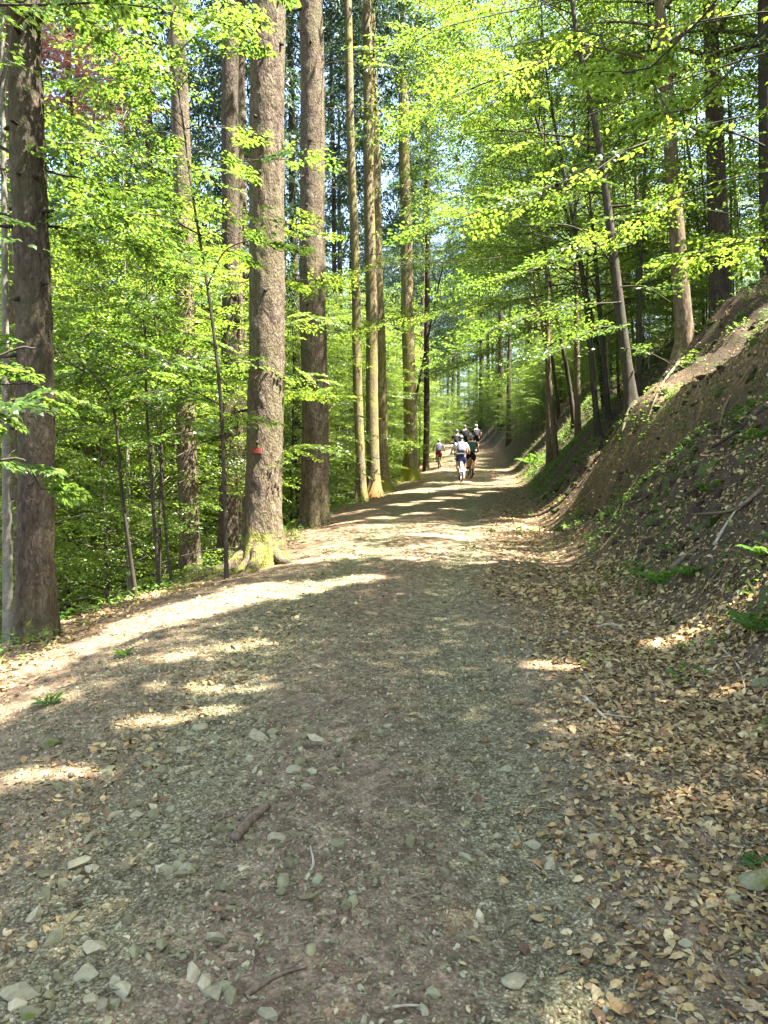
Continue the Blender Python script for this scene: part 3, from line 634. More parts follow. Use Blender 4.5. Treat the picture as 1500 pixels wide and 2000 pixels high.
# ------------------------------------------------------------------ beeches
def beech(name, label, pos, Ht, r0, crown0, rad, nl, seed, lean=(0, 0), leafmat=BEECH, wood=DARKBARK, prs=SP_LO, hi=False, cull=True, path=None, group=None, extra=(), nspr=6, slen=(.7, 1.15), flare=.25, away=None, segs=10, moss=.2):
    rng = np.random.default_rng(seed); pos = np.asarray(pos, float)
    t = thing(name, label, 'tree', pos, group)
    n = 40; zz = np.linspace(-.5, Ht, n); u = np.clip(zz / Ht, 0, 1)
    if path is None:
        ph = rng.uniform(0, 6, 2); wv = .012 * Ht * np.stack([np.sin(u * 7 + ph[0]) - math.sin(ph[0]), np.sin(u * 6 + ph[1]) - math.sin(ph[1])], -1) * u[:, None]
        P = np.concatenate([np.stack([lean[0] * u ** 1.3, lean[1] * u ** 1.3], -1) + wv, zz[:, None]], 1) + pos
    else:
        P = spath(np.asarray(path), n); P = np.concatenate([[P[0] + (P[0] - P[1]) * .5 - [0, 0, .3]], P]); n += 1
    R = r0 * np.maximum(1 - .93 * np.linspace(0, 1, len(P)) ** 1.1, .05)
    V, Qd, vz, va = trunk_skin(P, R, segs, 0, flare, 4, rng, .25, pos[2])
    c = Crown(rng, prs, hi, cull); zlo, zhi = P[1, 2], P[-1, 2]
    for k in range(nl):
        s = crown0 + (1 - crown0) * ((k + rng.random()) / nl) * .98; i = int(np.clip(s * (len(P) - 1), 1, len(P) - 2)); tt = (s - crown0) / (1 - crown0)
        ln = rad * (.30 + .95 * math.sin(math.pi * min(1, .28 + .70 * tt) )) * rng.uniform(.7, 1.12)
        a = k * 2.399 + rng.normal(0, .35)
        if away is not None and rng.random() < .5: a = away + rng.normal(0, .8)
        c.limb(limb_path(P[i], a, ln, rng.uniform(.15, .6) + .5 * tt, rng.uniform(-.25, .12) + .35 * tt, rng), max(.008, R[i] * .38), .004, nspr if ln > .9 else 3, slen)
    for (pts, r_, ns, sl) in extra: c.limb(spath(np.array(pts), 14), r_, .005, ns, sl, .12, keep=True)
    W = Geo(); W.add(V, Qd); W.add(np.concatenate(c.wood.V), np.concatenate(c.wood.Q))
    o = W.build('trunk', wood, t, True, off=pos)
    at_ = o.data.attributes.new('moss', 'FLOAT', 'POINT'); arr = np.zeros(len(o.data.vertices), np.float32); arr[:len(V)] = moss * np.exp(-np.clip(vz, 0, None) / .8); at_.data.foreach_set('value', arr)
    c.build(t, pos, leafmat, wood, cull)
    return t
def gp(px, d): x = (px - 750) / F_PX * d; return np.array([x, d, H1(x, d)])
def pxpath(pts, d): return [at(px, py, d) for px, py in pts]

# right bank: the trunks one can single out
def straight(pxb, pxt, d, Ht):
    b = gp(pxb, d); tp = at(pxt, 0, d); s = (tp - b) / (tp[2] - b[2]); return b, [b, b + s * Ht * .33, b + s * Ht * .66, b + s * Ht]
b, pth = straight(1338, 1288, 15.2, 13)
R1 = beech('fir_tree', 'orange-brown straight trunk at the crest of the right bank', b, 13, .175, .42, 2.6, 30, 201, wood=TANBARK, path=pth, segs=20, flare=.5, moss=.5)
b, pth = straight(1408, 1386, 16.2, 14)
R2 = beech('beech_tree', 'dark thick trunk with flared foot atop the right bank', b, 14, .235, .42, 3.0, 34, 202, wood=SPRUCE_D, path=pth, segs=24, flare=.75, moss=.5)
b, pth = straight(1500, 1492, 15.4, 13)
R3 = beech('beech_tree', 'dark trunk cut off by the right edge of the picture', b, 13, .19, .4, 2.8, 30, 203, wood=DARKBARK, path=pth, segs=20, flare=.6,
           extra=[([at(1492, 285, 15.2), at(1440, 262, 14.6), at(1370, 250, 14), at(1250, 282, 13), at(1150, 345, 12.2), at(1098, 440, 11.8)], .028, 20, (.6, 1.0))])
b = gp(1234, 14.2)
pth = [b, at(1210, 600, 14.2), at(1190, 430, 14.2), at(1166, 260, 14.2), at(1125, 60, 14.2), at(1105, -150, 14.4), at(1090, -420, 14.6)]
R4t = beech('beech_tree', 'slender dark curved trunk rooted on the face of the right bank', b, 9, .105, .38, 2.4, 26, 204, path=pth, segs=16, flare=.5,
           extra=[([at(1198, 520, 14.2), at(1160, 470, 13.8), at(1110, 440, 13.4), at(1020, 440, 13)], .022, 8, (.6, 1.0)), ([at(1176, 330, 14.2), at(1210, 270, 13.8), at(1250, 215, 13.5)], .02, 6, (.6, 1.)),
                  ([at(1170, 290, 14.2), at(1100, 275, 14), at(1000, 285, 13.5)], .02, 8, (.6, 1.))] + [([at(*p) for p in lm], .014, 17, (.6, 1.05)) for lm in MID_LIMBS])
for pts in ([(.05, -.05, .12), (-.15, -.25, .03), (-.35, -.55, .0), (-.5, -.9, -.04)], [(-.05, .05, .15), (-.3, .1, .04), (-.6, .15, -.04)], [(.1, 0, .1), (.35, -.1, .03), (.6, -.3, -.03)]):
    root(R4t, b, pts, .05, DARKBARK, .012)
for (tr_, px_, d_, n_) in ((R1, 1338, 15.2, 4), (R2, 1408, 16.2, 4)):
    bb_ = gp(px_, d_); rq = np.random.default_rng(int(px_))
    for q in range(n_):
        a_ = math.pi + rq.uniform(-1.0, 1.3); l_ = rq.uniform(.7, 1.3)
        root(tr_, bb_, [(.12 * math.cos(a_), .12 * math.sin(a_), .15), (.4 * l_ * math.cos(a_), .4 * l_ * math.sin(a_), .03), (.8 * l_ * math.cos(a_ + .2), .8 * l_ * math.sin(a_ + .2), .01), (1.2 * l_ * math.cos(a_ + .1), 1.2 * l_ * math.sin(a_ + .1), -.04)], .055, DARKBARK, .012, .3)
b = gp(1168, 18.5)
R5 = beech('beech_tree', 'thin dark stem left of the slender curved trunk, farther back', b, 10, .075, .22, 3.0, 30, 205, path=[b, at(1140, 555, 18.5), at(1100, 330, 18.5), at(1068, 150, 18.5), at(1050, -100, 18.5)],
           leafmat=BEECH2, extra=[([at(1140, 560, 18.5), at(1000, 588, 18), at(850, 606, 17.6), at(690, 645, 17.4)], .014, 30, (.6, 1.0)), ([at(1120, 470, 18.5), at(960, 505, 18), at(800, 515, 17.6), at(690, 535, 17.5)], .012, 24, (.6, 1.0)),
                                  ([at(1130, 640, 18.5), at(1040, 640, 18), at(960, 690, 17.6), at(890, 720, 17.4)], .012, 20, (.6, 1.0))])
b = gp(1188, 19)
beech('beech_tree', 'thin dark stem directly beside the slender curved trunk', b, 9, .07, .25, 2.4, 24, 206, path=[b, at(1166, 540, 19), at(1150, 330, 19), at(1150, 60, 19)])
b, pth = straight(1248, 1235, 21.5, 12); beech('beech_tree', 'pale slim trunk between the curved stem and the orange-brown trunk', b, 12, .09, .35, 2.6, 26, 207, path=pth, wood=BEECHBARK)
b = gp(1088, 24); beech('beech_tree', 'tan stem leaning left at the top of the grassy bank', b, 8, .09, .35, 2.2, 20, 208, path=[b, at(1066, 680, 24), at(1045, 560, 24), at(1035, 430, 24)], wood=TANBARK, leafmat=BEECH2)
b, pth = straight(1073, 1060, 25.5, 13); beech('beech_tree', 'upright brown trunk right behind the leaning tan stem', b, 13, .115, .35, 3., 26, 209, path=pth, wood=TANBARK, leafmat=BEECH2, prs=SP_MID)
b, pth = straight(1128, 1118, 25.5, 13); beech('beech_tree', 'short visible tan trunk above the grassy bank, right of the leaning stem', b, 13, .11, .35, 3., 26, 210, path=pth, wood=TANBARK, leafmat=BEECH2, prs=SP_MID)

# beeches leaning out over the trail from the bank crest
for k, (y, xo, ht, ln) in enumerate(((21.5, 2.4, 12.5, -3.6), (27.5, 2.2, 14, -3.4), (34, 2.4, 16, -3.4))):
    x = XR(y) + xo
    beech('beech_tree', 'slim beech leaning out over the trail, %s of three' % ('nearest', 'second', 'farthest')[k], (x, y, H1(x, y)), ht, .085, .25, 3.4, 56, 230 + k, lean=(ln, -1.0), leafmat=(BEECH2, BEECH, BEECH)[k], prs=SP_MID, slen=(.8, 1.3), away=math.pi, nspr=8)
y = 37; x = XL(y) - 1.2
beech('beech_tree', 'slim beech leaning over the trail from the left, beyond the mossy trunks', (x, y, H1(x, y)), 15, .08, .35, 3.0, 44, 239, lean=(3.4, -1), leafmat=BEECH, prs=SP_MID, slen=(.8, 1.3), away=0.0, nspr=7)
# left: thin dark saplings standing on the drop
b = gp(264, 9.6); beech('beech_sapling', 'thin black sapling arching left in front of the sunny undergrowth', b, 4.2, .026, .6, 1.2, 9, 301, path=[b, at(240, 980, 9.4), at(222, 800, 9.2), at(180, 735, 9), at(95, 690, 8.8)], leafmat=BEECH, nspr=5, slen=(.4, .7))
b = gp(310, 10.4); beech('beech_sapling', 'upright thin black sapling, middle of the three left of the white-streaked trunk', b, 5, .026, .62, 1.2, 9, 302, path=[b, at(297, 960, 10.4), at(286, 780, 10.4), at(284, 640, 10.4), at(290, 480, 10.4)], nspr=5, slen=(.4, .7))
b = gp(335, 10.6); beech('beech_sapling', 'short black sapling close to the white-streaked trunk', b, 3.5, .024, .72, 1.1, 7, 303, path=[b, at(320, 1000, 10.6), at(310, 870, 10.6), at(302, 740, 10.6)], nspr=5, slen=(.4, .7))
b = gp(442, 10.2)
beech('beech_sapling', 'long whip-thin sapling crossing the white-streaked trunk', b, 7, .028, .55, 1.5, 16, 304, path=[b, at(432, 800, 10.2), at(408, 580, 10.2), at(376, 380, 10.2), at(352, 200, 10.2), at(325, 60, 10.2), at(300, -120, 10.2)], hi=True, prs=SP_HI,
      extra=[([at(430, 790, 10.2), at(370, 762, 9.8), at(300, 765, 9.4), at(235, 790, 9.2)], .012, 7, (.35, .6)), ([at(436, 850, 10.2), at(400, 840, 9.8), at(330, 850, 9.5), at(280, 860, 9.4)], .010, 5, (.3, .5)),
             ([at(405, 560, 10.2), at(440, 490, 9.8), at(500, 470, 9.6), at(548, 492, 9.5)], .012, 5, (.25, .45)), ([at(395, 460, 10.2), at(300, 420, 9.8), at(200, 450, 9.5)], .012, 6, (.4, .7))], nspr=5, slen=(.4, .75))
b = gp(520, 14); beech('beech_sapling', 'leafy sapling hidden behind the red-marked spruce, sprays reaching right', b, 6, .03, .3, 1.3, 12, 305, hi=False, leafmat=BEECH2,
      extra=[([at(545, 470, 13.6), at(590, 445, 13.2), at(640, 470, 13)], .01, 5, (.35, .55)), ([at(545, 620, 13.6), at(590, 612, 13.2), at(650, 650, 13)], .01, 6, (.35, .6)), ([at(545, 735, 13.6), at(600, 730, 13.2), at(640, 775, 13)], .01, 6, (.35, .6))], nspr=5, slen=(.4, .7))
b, pth = straight(252, 236, 15, 11); beech('birch_tree', 'pale white birch-like stem in the left undergrowth', b, 11, .055, .4, 1.8, 22, 306, path=pth, wood=BEECHBARK)
b, pth = straight(13, 4, 8.2, 9); beech('beech_tree', 'pale smooth stem at the very left, beside the thick trunk', b, 9, .055, .5, 1.8, 18, 307, path=pth, wood=BEECHBARK)
b, pth = straight(168, 160, 20, 14); beech('beech_tree', 'grey stem deep in the left undergrowth', b, 14, .1, .3, 2.5, 30, 308, path=pth, wood=BEECHBARK, prs=SP_MID)
# near branch hanging in from the left, big leaves
b = np.array([-2.75, 4.3, H1(-2.75, 4.3)])
beech('beech_sapling', 'near sapling reaching in from the left edge with big pale leaves', b, 3.4, .022, .55, .8, 6, 309, hi=True, prs=SP_SMALL, nspr=3, slen=(.3, .5), away=.6,
      extra=[([b + [0, 0, 1.9], at(10, 690, 4.4), at(70, 680, 4.4)], .008, 4, (.22, .4)), ([b + [0, 0, 1.7], at(0, 790, 4.5), at(70, 775, 4.5)], .008, 4, (.2, .35)), ([b + [0, 0, 1.4], at(20, 895, 4.6), at(80, 955, 4.6)], .007, 4, (.2, .3))])
# overhanging tops: leaves hanging into the picture from above
b = np.array([-4.6, 7.2, H1(-4.6, 7.2)])
beech('beech_tree', 'beech out of frame whose leaves hang into the upper left corner', b, 9.5, .08, .55, 2.4, 9, 310, hi=True, prs=SP_HI, lean=(1.0, .3), slen=(.5, .9), away=.3,
      extra=[([b + [.2, .1, 6.6], at(60, 10, 7), at(200, 5, 7), at(330, 20, 7)], .02, 8, (.4, .7)), ([b + [.3, .1, 5.8], at(60, 320, 7.4), at(170, 350, 7.6), at(300, 385, 8)], .02, 8, (.4, .7)), ([b + [.2, .1, 5], at(40, 430, 7.4), at(150, 450, 7.6), at(250, 480, 8)], .02, 8, (.4, .7))])
b = np.array([5.3, 9.2, H1(5.3, 9.2)])
beech('beech_tree', 'beech just out of frame at right whose long sprays cross the crest trunks', b, 9.5, .09, .5, 2.0, 10, 312, hi=True, prs=SP_HI, leafmat=BEECH2, slen=(.5, .9),
      extra=[([b + [-.02, .02, max(1.5, at(*lm[0])[2] - b[2] - .3)]] + [at(*p) for p in lm], .014, 17, (.55, .95)) for lm in RIGHT_LIMBS])
b = np.array([5.6, 5.5, H1(5.6, 5.5)])
beech('beech_tree', 'beech out of frame whose bright leaves hang into the upper right', b, 8, .09, .3, 3.4, 24, 311, hi=True, prs=SP_HI, lean=(-1.2, 1.0), slen=(.5, .9), away=2.6, leafmat=BEECH2,
      extra=[([b + [-.3, .3, 4.6], at(1330, 80, 6.5), at(1150, 60, 7), at(1000, 90, 7.2)], .011, 9, (.4, .7)), ([b + [-.3, .3, 4], at(1400, 170, 7), at(1250, 140, 7.5), at(1080, 170, 8)], .011, 9, (.4, .7))])

# canopy and hillside beeches on the right (unique crowns so that the sun gaps are real gaps)
rng0 = np.random.default_rng(77); k = 0
def hill_label(x, y, k):
    px = 750 + x / y * F_PX
    col = 'behind the leaning tan stem' if px < 1100 else 'behind the slender curved trunk' if px < 1240 else 'behind the orange-brown trunk' if px < 1370 else 'behind the dark flared trunk' if px < 1450 else 'at the right picture edge'
    return 'slim glowing beech %s, %s on the slope' % (col, 'low' if x - XR(y) < 5 else 'midway up' if x - XR(y) < 8 else 'high up')
HILL = []
for row, xoff in enumerate((5.2, 8.4, 12.0, 16.0)):
    y = -3.0 + row * 1.1
    while y < 40:
        x = XR(y) + xoff + rng0.uniform(-.8, .8); yy = y + rng0.uniform(-.8, .8)
        if not (row == 0 and 12 < yy < 20) and not (row == 3 and yy > 13) and not (row == 2 and yy > 22): HILL.append((x, yy, row))
        y += (3.3, 3.6, 4.0, 4.6)[row] * (1 if y < 24 else 1.35)
for q in range(13):
    y = 17.0 + q * 1.25 + rng0.uniform(-.5, .5); HILL.append((XR(y) + 2.6 + 5.5 * ((q * .618) % 1), y, 1))
for k, (x, y, row) in enumerate(HILL):
    z = H1(x, y); vis = abs(x / max(y, .1)) < .52
    near = y < 20
    beech('beech_tree', hill_label(x, y, k) if vis else 'shade beech on the slope right of the picture', (x, y, z), rng0.uniform(11.5, 14.5) + (1 if row else 0), (rng0.uniform(.035, .055) if vis else rng0.uniform(.06, .1)), .2 if vis else .32, 2.8, (44 if near else 30) + 6 * vis, 400 + k,
          lean=(rng0.uniform(-1.4, .2), rng0.uniform(-.6, .6)), leafmat=BEECH2 if (vis and k % 3) or k % 3 == 0 else BEECH, prs=SP_MID if vis else SP_SHADE, group='beeches on the slope above the bank', nspr=6, slen=(.8, 1.3))

ZONES = [(40, 'at the left picture edge'), (130, 'behind the thick leftmost trunk'), (250, 'right of the thick leftmost trunk'), (350, 'left of the white-streaked trunk'), (430, 'right of the white-streaked trunk'), (560, 'behind the red-marked spruce'), (650, 'behind the second thick spruce'), (760, 'among the four pale trail-edge trunks'),
         (830, 'beside the lone mossy yellow trunk'), (900, 'above the nearest riders'), (960, 'right of the far riders'), (1060, 'left of the leaning tan stem'), (1150, 'behind the tan stems'), (1260, 'behind the slender curved trunk'), (1380, 'behind the orange-brown trunk'), (9999, 'toward the right picture edge')]
def zone_label(kind, x, y):
    px = 750 + x / y * F_PX; z_ = [t_ for lim, t_ in ZONES if px < lim][0]
    return '%s %s %s' % ('nearer' if y < 34 else 'middle-distance' if y < 52 else 'far' if y < 75 else 'farthest', kind, z_)

# left undergrowth and far forest: shared kinds, each tree its own copy
KINDS = []
for k in range(5):
    pr = beech('understory_beech', 'x', (0, 0, 0), 9 + k * .8, .05 + .008 * k, .12, 2.5, 46, 600 + k, leafmat=BEECH2, prs=SP_MID, cull=False, nspr=7, slen=(.7, 1.2), wood=DARKBARK if k % 2 else BEECHBARK)
    KINDS.append(pr)
def place(proto, pos, rz, s, label, cat, group, name=None):
    c = copy_tree(proto); c.location = pos; c.rotation_euler = (0, 0, rz); c.scale = (s, s, s); tag(c, label, cat, group)
    if name: c.name = name
    return c
rngL = np.random.default_rng(5)
LEFT = []
for d in np.arange(10.5, 48, 2.3):
    wl = max(3.0, .50 * d + 1.5); n = int((wl - 1) / 2.6) + 1
    for q in range(n):
        px_x = float(XL(d)) - 2.6 - (q + rngL.uniform(-.3, .4)) * 2.9
        if px_x < -.52 * d - 2: continue
        LEFT.append((px_x, d + rngL.uniform(-1, 1)))
for k, (x, y) in enumerate(LEFT):
    px = 750 + x / y * F_PX; z = H1(x, y) - .05; ymax = 470 + 200 * sstep(500, 760, px) + rngL.uniform(-110, 90)
    s_ = float(np.clip((EYE + (960 - ymax) / F_PX * y - z) / (9.4 + .8 * (k % 5)), .4, 1.3))
    zone = 'left of the thick leftmost trunk' if px < 60 else 'between leftmost trunk and thin black saplings' if px < 260 else 'behind the thin black saplings' if px < 400 else 'behind the red-marked spruce' if px < 580 else 'behind the second thick spruce' if px < 700 else 'beyond the pale trunks up the trail'
    place(KINDS[k % 5], (x, y, z), rngL.uniform(0, 6.28), s_, '%s young beech %s' % ('near leafy' if y < 16 else 'leafy' if y < 26 else 'deep-set' if y < 36 else 'distant', zone), 'tree', 'young beeches below the trail')
rngR = np.random.default_rng(6)
for k in range(36):
    y = rngR.uniform(40, 95); x = rngR.uniform(XR(y) + 4, .42 * y + 6) if k % 2 else rngR.uniform(XR(y) + 3, XR(y) + 10)
    place(KINDS[k % 5], (x, y, H1(x, y) - .05), rngR.uniform(0, 6.28), rngR.uniform(.75, 1.15), zone_label('hillside beech', x, y), 'tree', 'distant beeches on the right')
for k in range(14):
    y = rngR.uniform(50, 95); x = rngR.uniform(XL(y) - 6, XL(y) - .8)
    place(KINDS[k % 5], (x, y, H1(x, y) - .05), rngR.uniform(0, 6.28), rngR.uniform(.7, 1.1), zone_label('trail-edge young beech', x, y), 'tree', 'distant beeches left of the trail')
for k in range(18):                                                     # where the trail disappears
    y = rngR.uniform(78, 120); x = rngR.uniform(0, 14)
    place(KINDS[k % 5], (x, y, H1(x, y) - .05), rngR.uniform(0, 6.28), rngR.uniform(.9, 1.35), zone_label('tall beech closing the view', x, y), 'tree', 'distant beeches at the trail end')
for k in range(95):
    y = rngR.uniform(18.5, 46); x = XR(y) + rngR.uniform(2.3, 5.5); z = H1(x, y)
    if (~lit(np.array([(x + dx, y + dy, z + h) for dx in (-.5, 0, .5) for dy in (-.5, 0, .5) for h in (.4, 1.2, 2, 2.8)]), rngR)).mean() > .12: continue
    place(KINDS[k % 5], (x, y, H1(x, y) - .05), rngR.uniform(0, 6.28), rngR.uniform(.2, .4), zone_label('low beech bush on the bank crest', x, y), 'bush', 'beech bushes on the bank crest', 'beech_bush')
for k in range(16):
    y = rngR.uniform(36, 60); x = XL(y) - rngR.uniform(.4, 2)
    place(KINDS[k % 5], (x, y, H1(x, y) - .05), rngR.uniform(0, 6.28), rngR.uniform(.25, .45), zone_label('low beech bush on the left edge', x, y), 'bush', 'beech bushes on the left edge', 'beech_bush')
for k in range(46):
    y = rngR.uniform(60, 88); x = rngR.uniform(1.0, 11)
    place(KINDS[k % 5], (x, y, H1(x, y) - .05), rngR.uniform(0, 6.28), rngR.uniform(.25, .55), zone_label('bright young beech at the bend', x, y), 'tree', 'young beeches at the trail bend')
for k in range(40):
    y = rngR.uniform(33, 62); x = XR(y) + rngR.uniform(1.2, 6)
    if (~lit(np.array([(x + dx, y + dy, H1(x, y) + h) for dx in (-.5, 0, .5) for dy in (-.5, 0, .5) for h in (.4, 1.2, 2, 2.8)]), rngR)).mean() > .2: continue
    place(KINDS[k % 5], (x, y, H1(x, y) - .05), rngR.uniform(0, 6.28), rngR.uniform(.22, .42), zone_label('low beech bush on the bank face', x, y), 'bush', 'beech bushes on the far bank face', 'beech_bush')
for p in KINDS:
    for ch in list(p.children): bpy.data.objects.remove(ch)
    bpy.data.objects.remove(p)

# far spruces: straight dark trunk and drooping crown
def far_spruce(k, seed):
    rng = np.random.default_rng(seed); t = thing('spruce_tree', 'x', 'tree')
    zz = np.linspace(-.5, 26, 20); path = np.stack([.1 * np.sin(zz * .2 + k), .1 * np.cos(zz * .17 + k), zz], -1)
    R = .19 * np.clip(1 - zz / 28, .06, 1); V, Qd, a_, b_ = trunk_skin(path, R, 10, 0, .3, 4, rng); mk('trunk', V, Qd, (SPRUCE_D, SPRUCE)[k % 2], t, True, {'moss': np.full(len(V), .15)})
    add_spruce_crown(t, path, (11, 9)[k % 2], k, 1.0, k, zs=(1.08, 1.1)[k % 2])
    for q in range(5):
        i = rng.integers(3, 11); p = limb_path(path[i], rng.uniform(0, 6.3), rng.uniform(.7, 1.8), .1, -.5, rng, 5); g = Geo(); g.add(*tubes(p, np.linspace(.014, .004, 5), 3)); g.build('dead_branch', DARKBARK, t)
    return t
FS = [far_spruce(0, 900), far_spruce(1, 901)]
rngS = np.random.default_rng(21); placed = []
def try_spruce(x, y, mind):
    if any((x - a) ** 2 + (y - b_) ** 2 < mind ** 2 for a, b_ in placed): return False
    placed.append((x, y)); return True
n = 0
while n < 62:
    y = rngS.uniform(20, 85); x = rngS.uniform(-.52 * y - 1, XL(y) - 1.5)
    if not try_spruce(x, y, 2.6): continue
    place(FS[n % 2], (x, y, H1(x, y)), rngS.uniform(0, 6.28), rngS.uniform(.8, 1.15), zone_label('straight dark spruce', x, y), 'tree', 'far spruces left of the trail'); n += 1
n = 0
while n < 22:
    y = rngS.uniform(45, 115); x = rngS.uniform(XR(y) + 1, .25 * y + 3)
    if not try_spruce(x, y, 2.6): continue
    place(FS[n % 2], (x, y, H1(x, y)), rngS.uniform(0, 6.28), rngS.uniform(.8, 1.15), zone_label('straight dark spruce', x, y), 'tree', 'far spruces right of the trail'); n += 1
n = 0
for (x, y) in ((2.6, 52), (3.0, 63), (1.6, 58), (2.6, 74), (9.2, 62), (8.9, 72), (10.5, 80), (9.6, 52), (4.8, 97), (6.6, 101), (8.2, 95)):
    placed.append((x, y)); place(FS[int(y) % 2], (x, y, H1(x, y)), x, 1.0, zone_label('trailside spruce', x, y), 'tree', 'far spruces at the trail end')
while n < 20:
    y = rngS.uniform(88, 150); x = rngS.uniform(-4, 17)
    if not try_spruce(x, y, 2.4): continue
    place(FS[n % 2], (x, y, H1(x, y)), rngS.uniform(0, 6.28), rngS.uniform(.9, 1.25), zone_label('straight spruce', x, y), 'tree', 'far spruces at the trail end'); n += 1
b = gp(140, 20); c = place(FS[0], b, 1.0, .95, 'spruce with dead pinkish brown branches in the upper left', 'tree', None)
rc = bpy.data.objects.new('dead_crown', SPC.data); C.objects.link(rc); rc.parent = c; rc.location = (0, 0, 15.3); rc.scale = (.95, .95, .26)
rc.material_slots[0].link = 'OBJECT'; rc.material_slots[0].material = RUST
for ch in c.children:
    if ch.name.startswith('crown'): ch.location.z = 18.5; ch.scale = (.7, .7, .6)
for p in FS:
    for ch in list(p.children): bpy.data.objects.remove(ch)
    bpy.data.objects.remove(p)

# ------------------------------------------------------------------ ground cover
rg = np.random.default_rng(31)
def ground_normal(x, y, e=.04):
    zx = (height(x + e, y) - height(x - e, y)) / (2 * e); zy = (height(x, y + e) - height(x, y - e)) / (2 * e)
    return norm(np.stack([-zx, -zy, np.ones_like(zx)], -1))
def scatter(n, fx, fy, dens):
    x = fx(n); y = fy(n); k = rg.random(n) < dens(x, y); return x[k], y[k]
def in_view(x, y): return np.abs(x) < .53 * y + .3
# dry leaves
def litter_density(x, y):
    s = x - XR(y); e = XL(y) - x; c = fbm(x * 1.6, y * 1.6, 4)
    d = sstep(-1.05 - .35 * sstep(5, 3, y), -.1 - .35 * sstep(5, 3, y), s + .5 * c) * (.95 - .5 * sstep(.3, 1.2, s)) + .95 * sstep(-.5, .2, e + .5 * c) * (y < 16)
    d = d + .42 * np.exp(-((x - (XL(y) * .55 + XR(y) * .45) + .35 + .3 * np.sin(y * .6)) / .3) ** 2) * (y < 8) + .012
    return np.clip(d * (.45 + 1.1 * (fbm(x * 3, y * 3, 6) + .5)), 0, 1) * in_view(x, y)
XA, YA = [], []
for n, y0, y1 in ((38000, 1.6, 4.5), (60000, 4.5, 10), (36000, 10, 18), (12000, 18, 32)):
    x, y = scatter(n, lambda n: rg.uniform(-4.5, 8, n), lambda n: rg.uniform(y0, y1, n), litter_density); XA.append(x); YA.append(y)
for n, x0, x1, y0, y1 in ((14000, .2, 2.2, 1.7, 4.2), (14000, .6, 3.0, 4.0, 6.2), (11000, 1.1, 4.2, 5.5, 9.5)):
    x, y = scatter(n, lambda n: rg.uniform(x0, x1, n), lambda n: rg.uniform(y0, y1, n), litter_density); XA.append(x); YA.append(y)
x, y = np.concatenate(XA), np.concatenate(YA); n = len(x)
N0 = ground_normal(x, y); az = rg.uniform(0, 6.283, n)
Nn = norm(N0 + rg.normal(0, .38, (n, 3))); D = np.stack([np.cos(az), np.sin(az), 0 * az], -1); D = norm(D - (D * Nn).sum(-1, keepdims=True) * Nn); S = np.cross(Nn, D)
L = (.010 + .060 * rg.random(n) ** 1.8) * np.where(y > 8, 1.2, np.where(y < 4, .82, 1)); W = L * rg.uniform(.14, .36, n); P0 = np.stack([x, y, height(x, y) + .008], -1) - D * L[:, None] * .5
curl = rg.uniform(-.5, 1.1, n)[:, None]; Lc, Wc = L[:, None], W[:, None]
lv = np.stack([P0, P0 + .3 * Lc * D + Wc * S + curl * Wc * Nn, P0 + .65 * Lc * D + .9 * Wc * S + curl * Wc * Nn * 1.2, P0 + Lc * D + .2 * curl * Lc * Nn, P0 + .65 * Lc * D - .9 * Wc * S + curl * Wc * Nn, P0 + .3 * Lc * D - Wc * S + curl * Wc * Nn * .7], 1)
tag(mk('leaf_litter', lv.reshape(-1, 3), leaf_tris(n, True), LITTER), 'dry brown and tan leaves strewn over bank and trail edges', 'leaf litter', kind='stuff')
# gravel
ico = bmesh.new(); bmesh.ops.create_icosphere(ico, subdivisions=1, radius=1); ico.verts.ensure_lookup_table()
IV = np.array([v.co[:] for v in ico.verts]); IF = np.array([[v.index for v in f.verts] for f in ico.faces]); ico.free()
ico = bmesh.new(); bmesh.ops.create_icosphere(ico, subdivisions=3, radius=1)
IV3 = np.array([v.co[:] for v in ico.verts]); IF3 = np.array([[v.index for v in f.verts] for f in ico.faces]); ico.free()
def gravel_density(x, y):
    s = XR(y) - x; e = x - XL(y)
    gul = np.exp(-((x - (XL(y) * .55 + XR(y) * .45) + .45 + .3 * np.sin(y * .6)) / .4) ** 2)
    return np.clip(sstep(-.6, .5, s) * sstep(.2, 1.0, e) * (.45 + .8 * (fbm(x * 2, y * 2, 7) + .3)) + gul * .7, 0, 1) * in_view(x, y)
XA, YA, SA = [], [], []
for n, y0, y1, s0, s1 in ((14000, 1.7, 3.6, .004, .012), (11500, 3.6, 6.5, .006, .015), (5000, 6.5, 12, .009, .020), (900, 1.8, 9, .012, .026)):
    x, y = scatter(n, lambda n: rg.uniform(-2.8, 2.6, n), lambda n: rg.uniform(y0, y1, n), gravel_density); XA.append(x); YA.append(y); SA.append(s0 + (s1 - s0) * rg.random(len(x)) ** 2)
for q in range(2):                                                       # cobbles washed together at the lower left
    x = rg.normal(-1.0 + .25 * q, .38, 260); y = rg.uniform(1.9, 4.6, 260); k_ = in_view(x, y); XA.append(x[k_]); YA.append(y[k_]); SA.append(.008 + .026 * rg.random(k_.sum()) ** 2.4)
x, y, s = map(np.concatenate, (XA, YA, SA)); n = len(x)
def rand_rot(n, flat=.35):
    q = rg.normal(0, 1, (n, 4)); q[:, 1:3] *= flat; q /= np.linalg.norm(q, axis=1, keepdims=True); a, b_, c_, d_ = q.T
    return np.stack([np.stack([1 - 2 * (c_ * c_ + d_ * d_), 2 * (b_ * c_ - a * d_), 2 * (b_ * d_ + a * c_)], -1), np.stack([2 * (b_ * c_ + a * d_), 1 - 2 * (b_ * b_ + d_ * d_), 2 * (c_ * d_ - a * b_)], -1),
                     np.stack([2 * (b_ * d_ - a * c_), 2 * (c_ * d_ + a * b_), 1 - 2 * (b_ * b_ + c_ * c_)], -1)], 1)
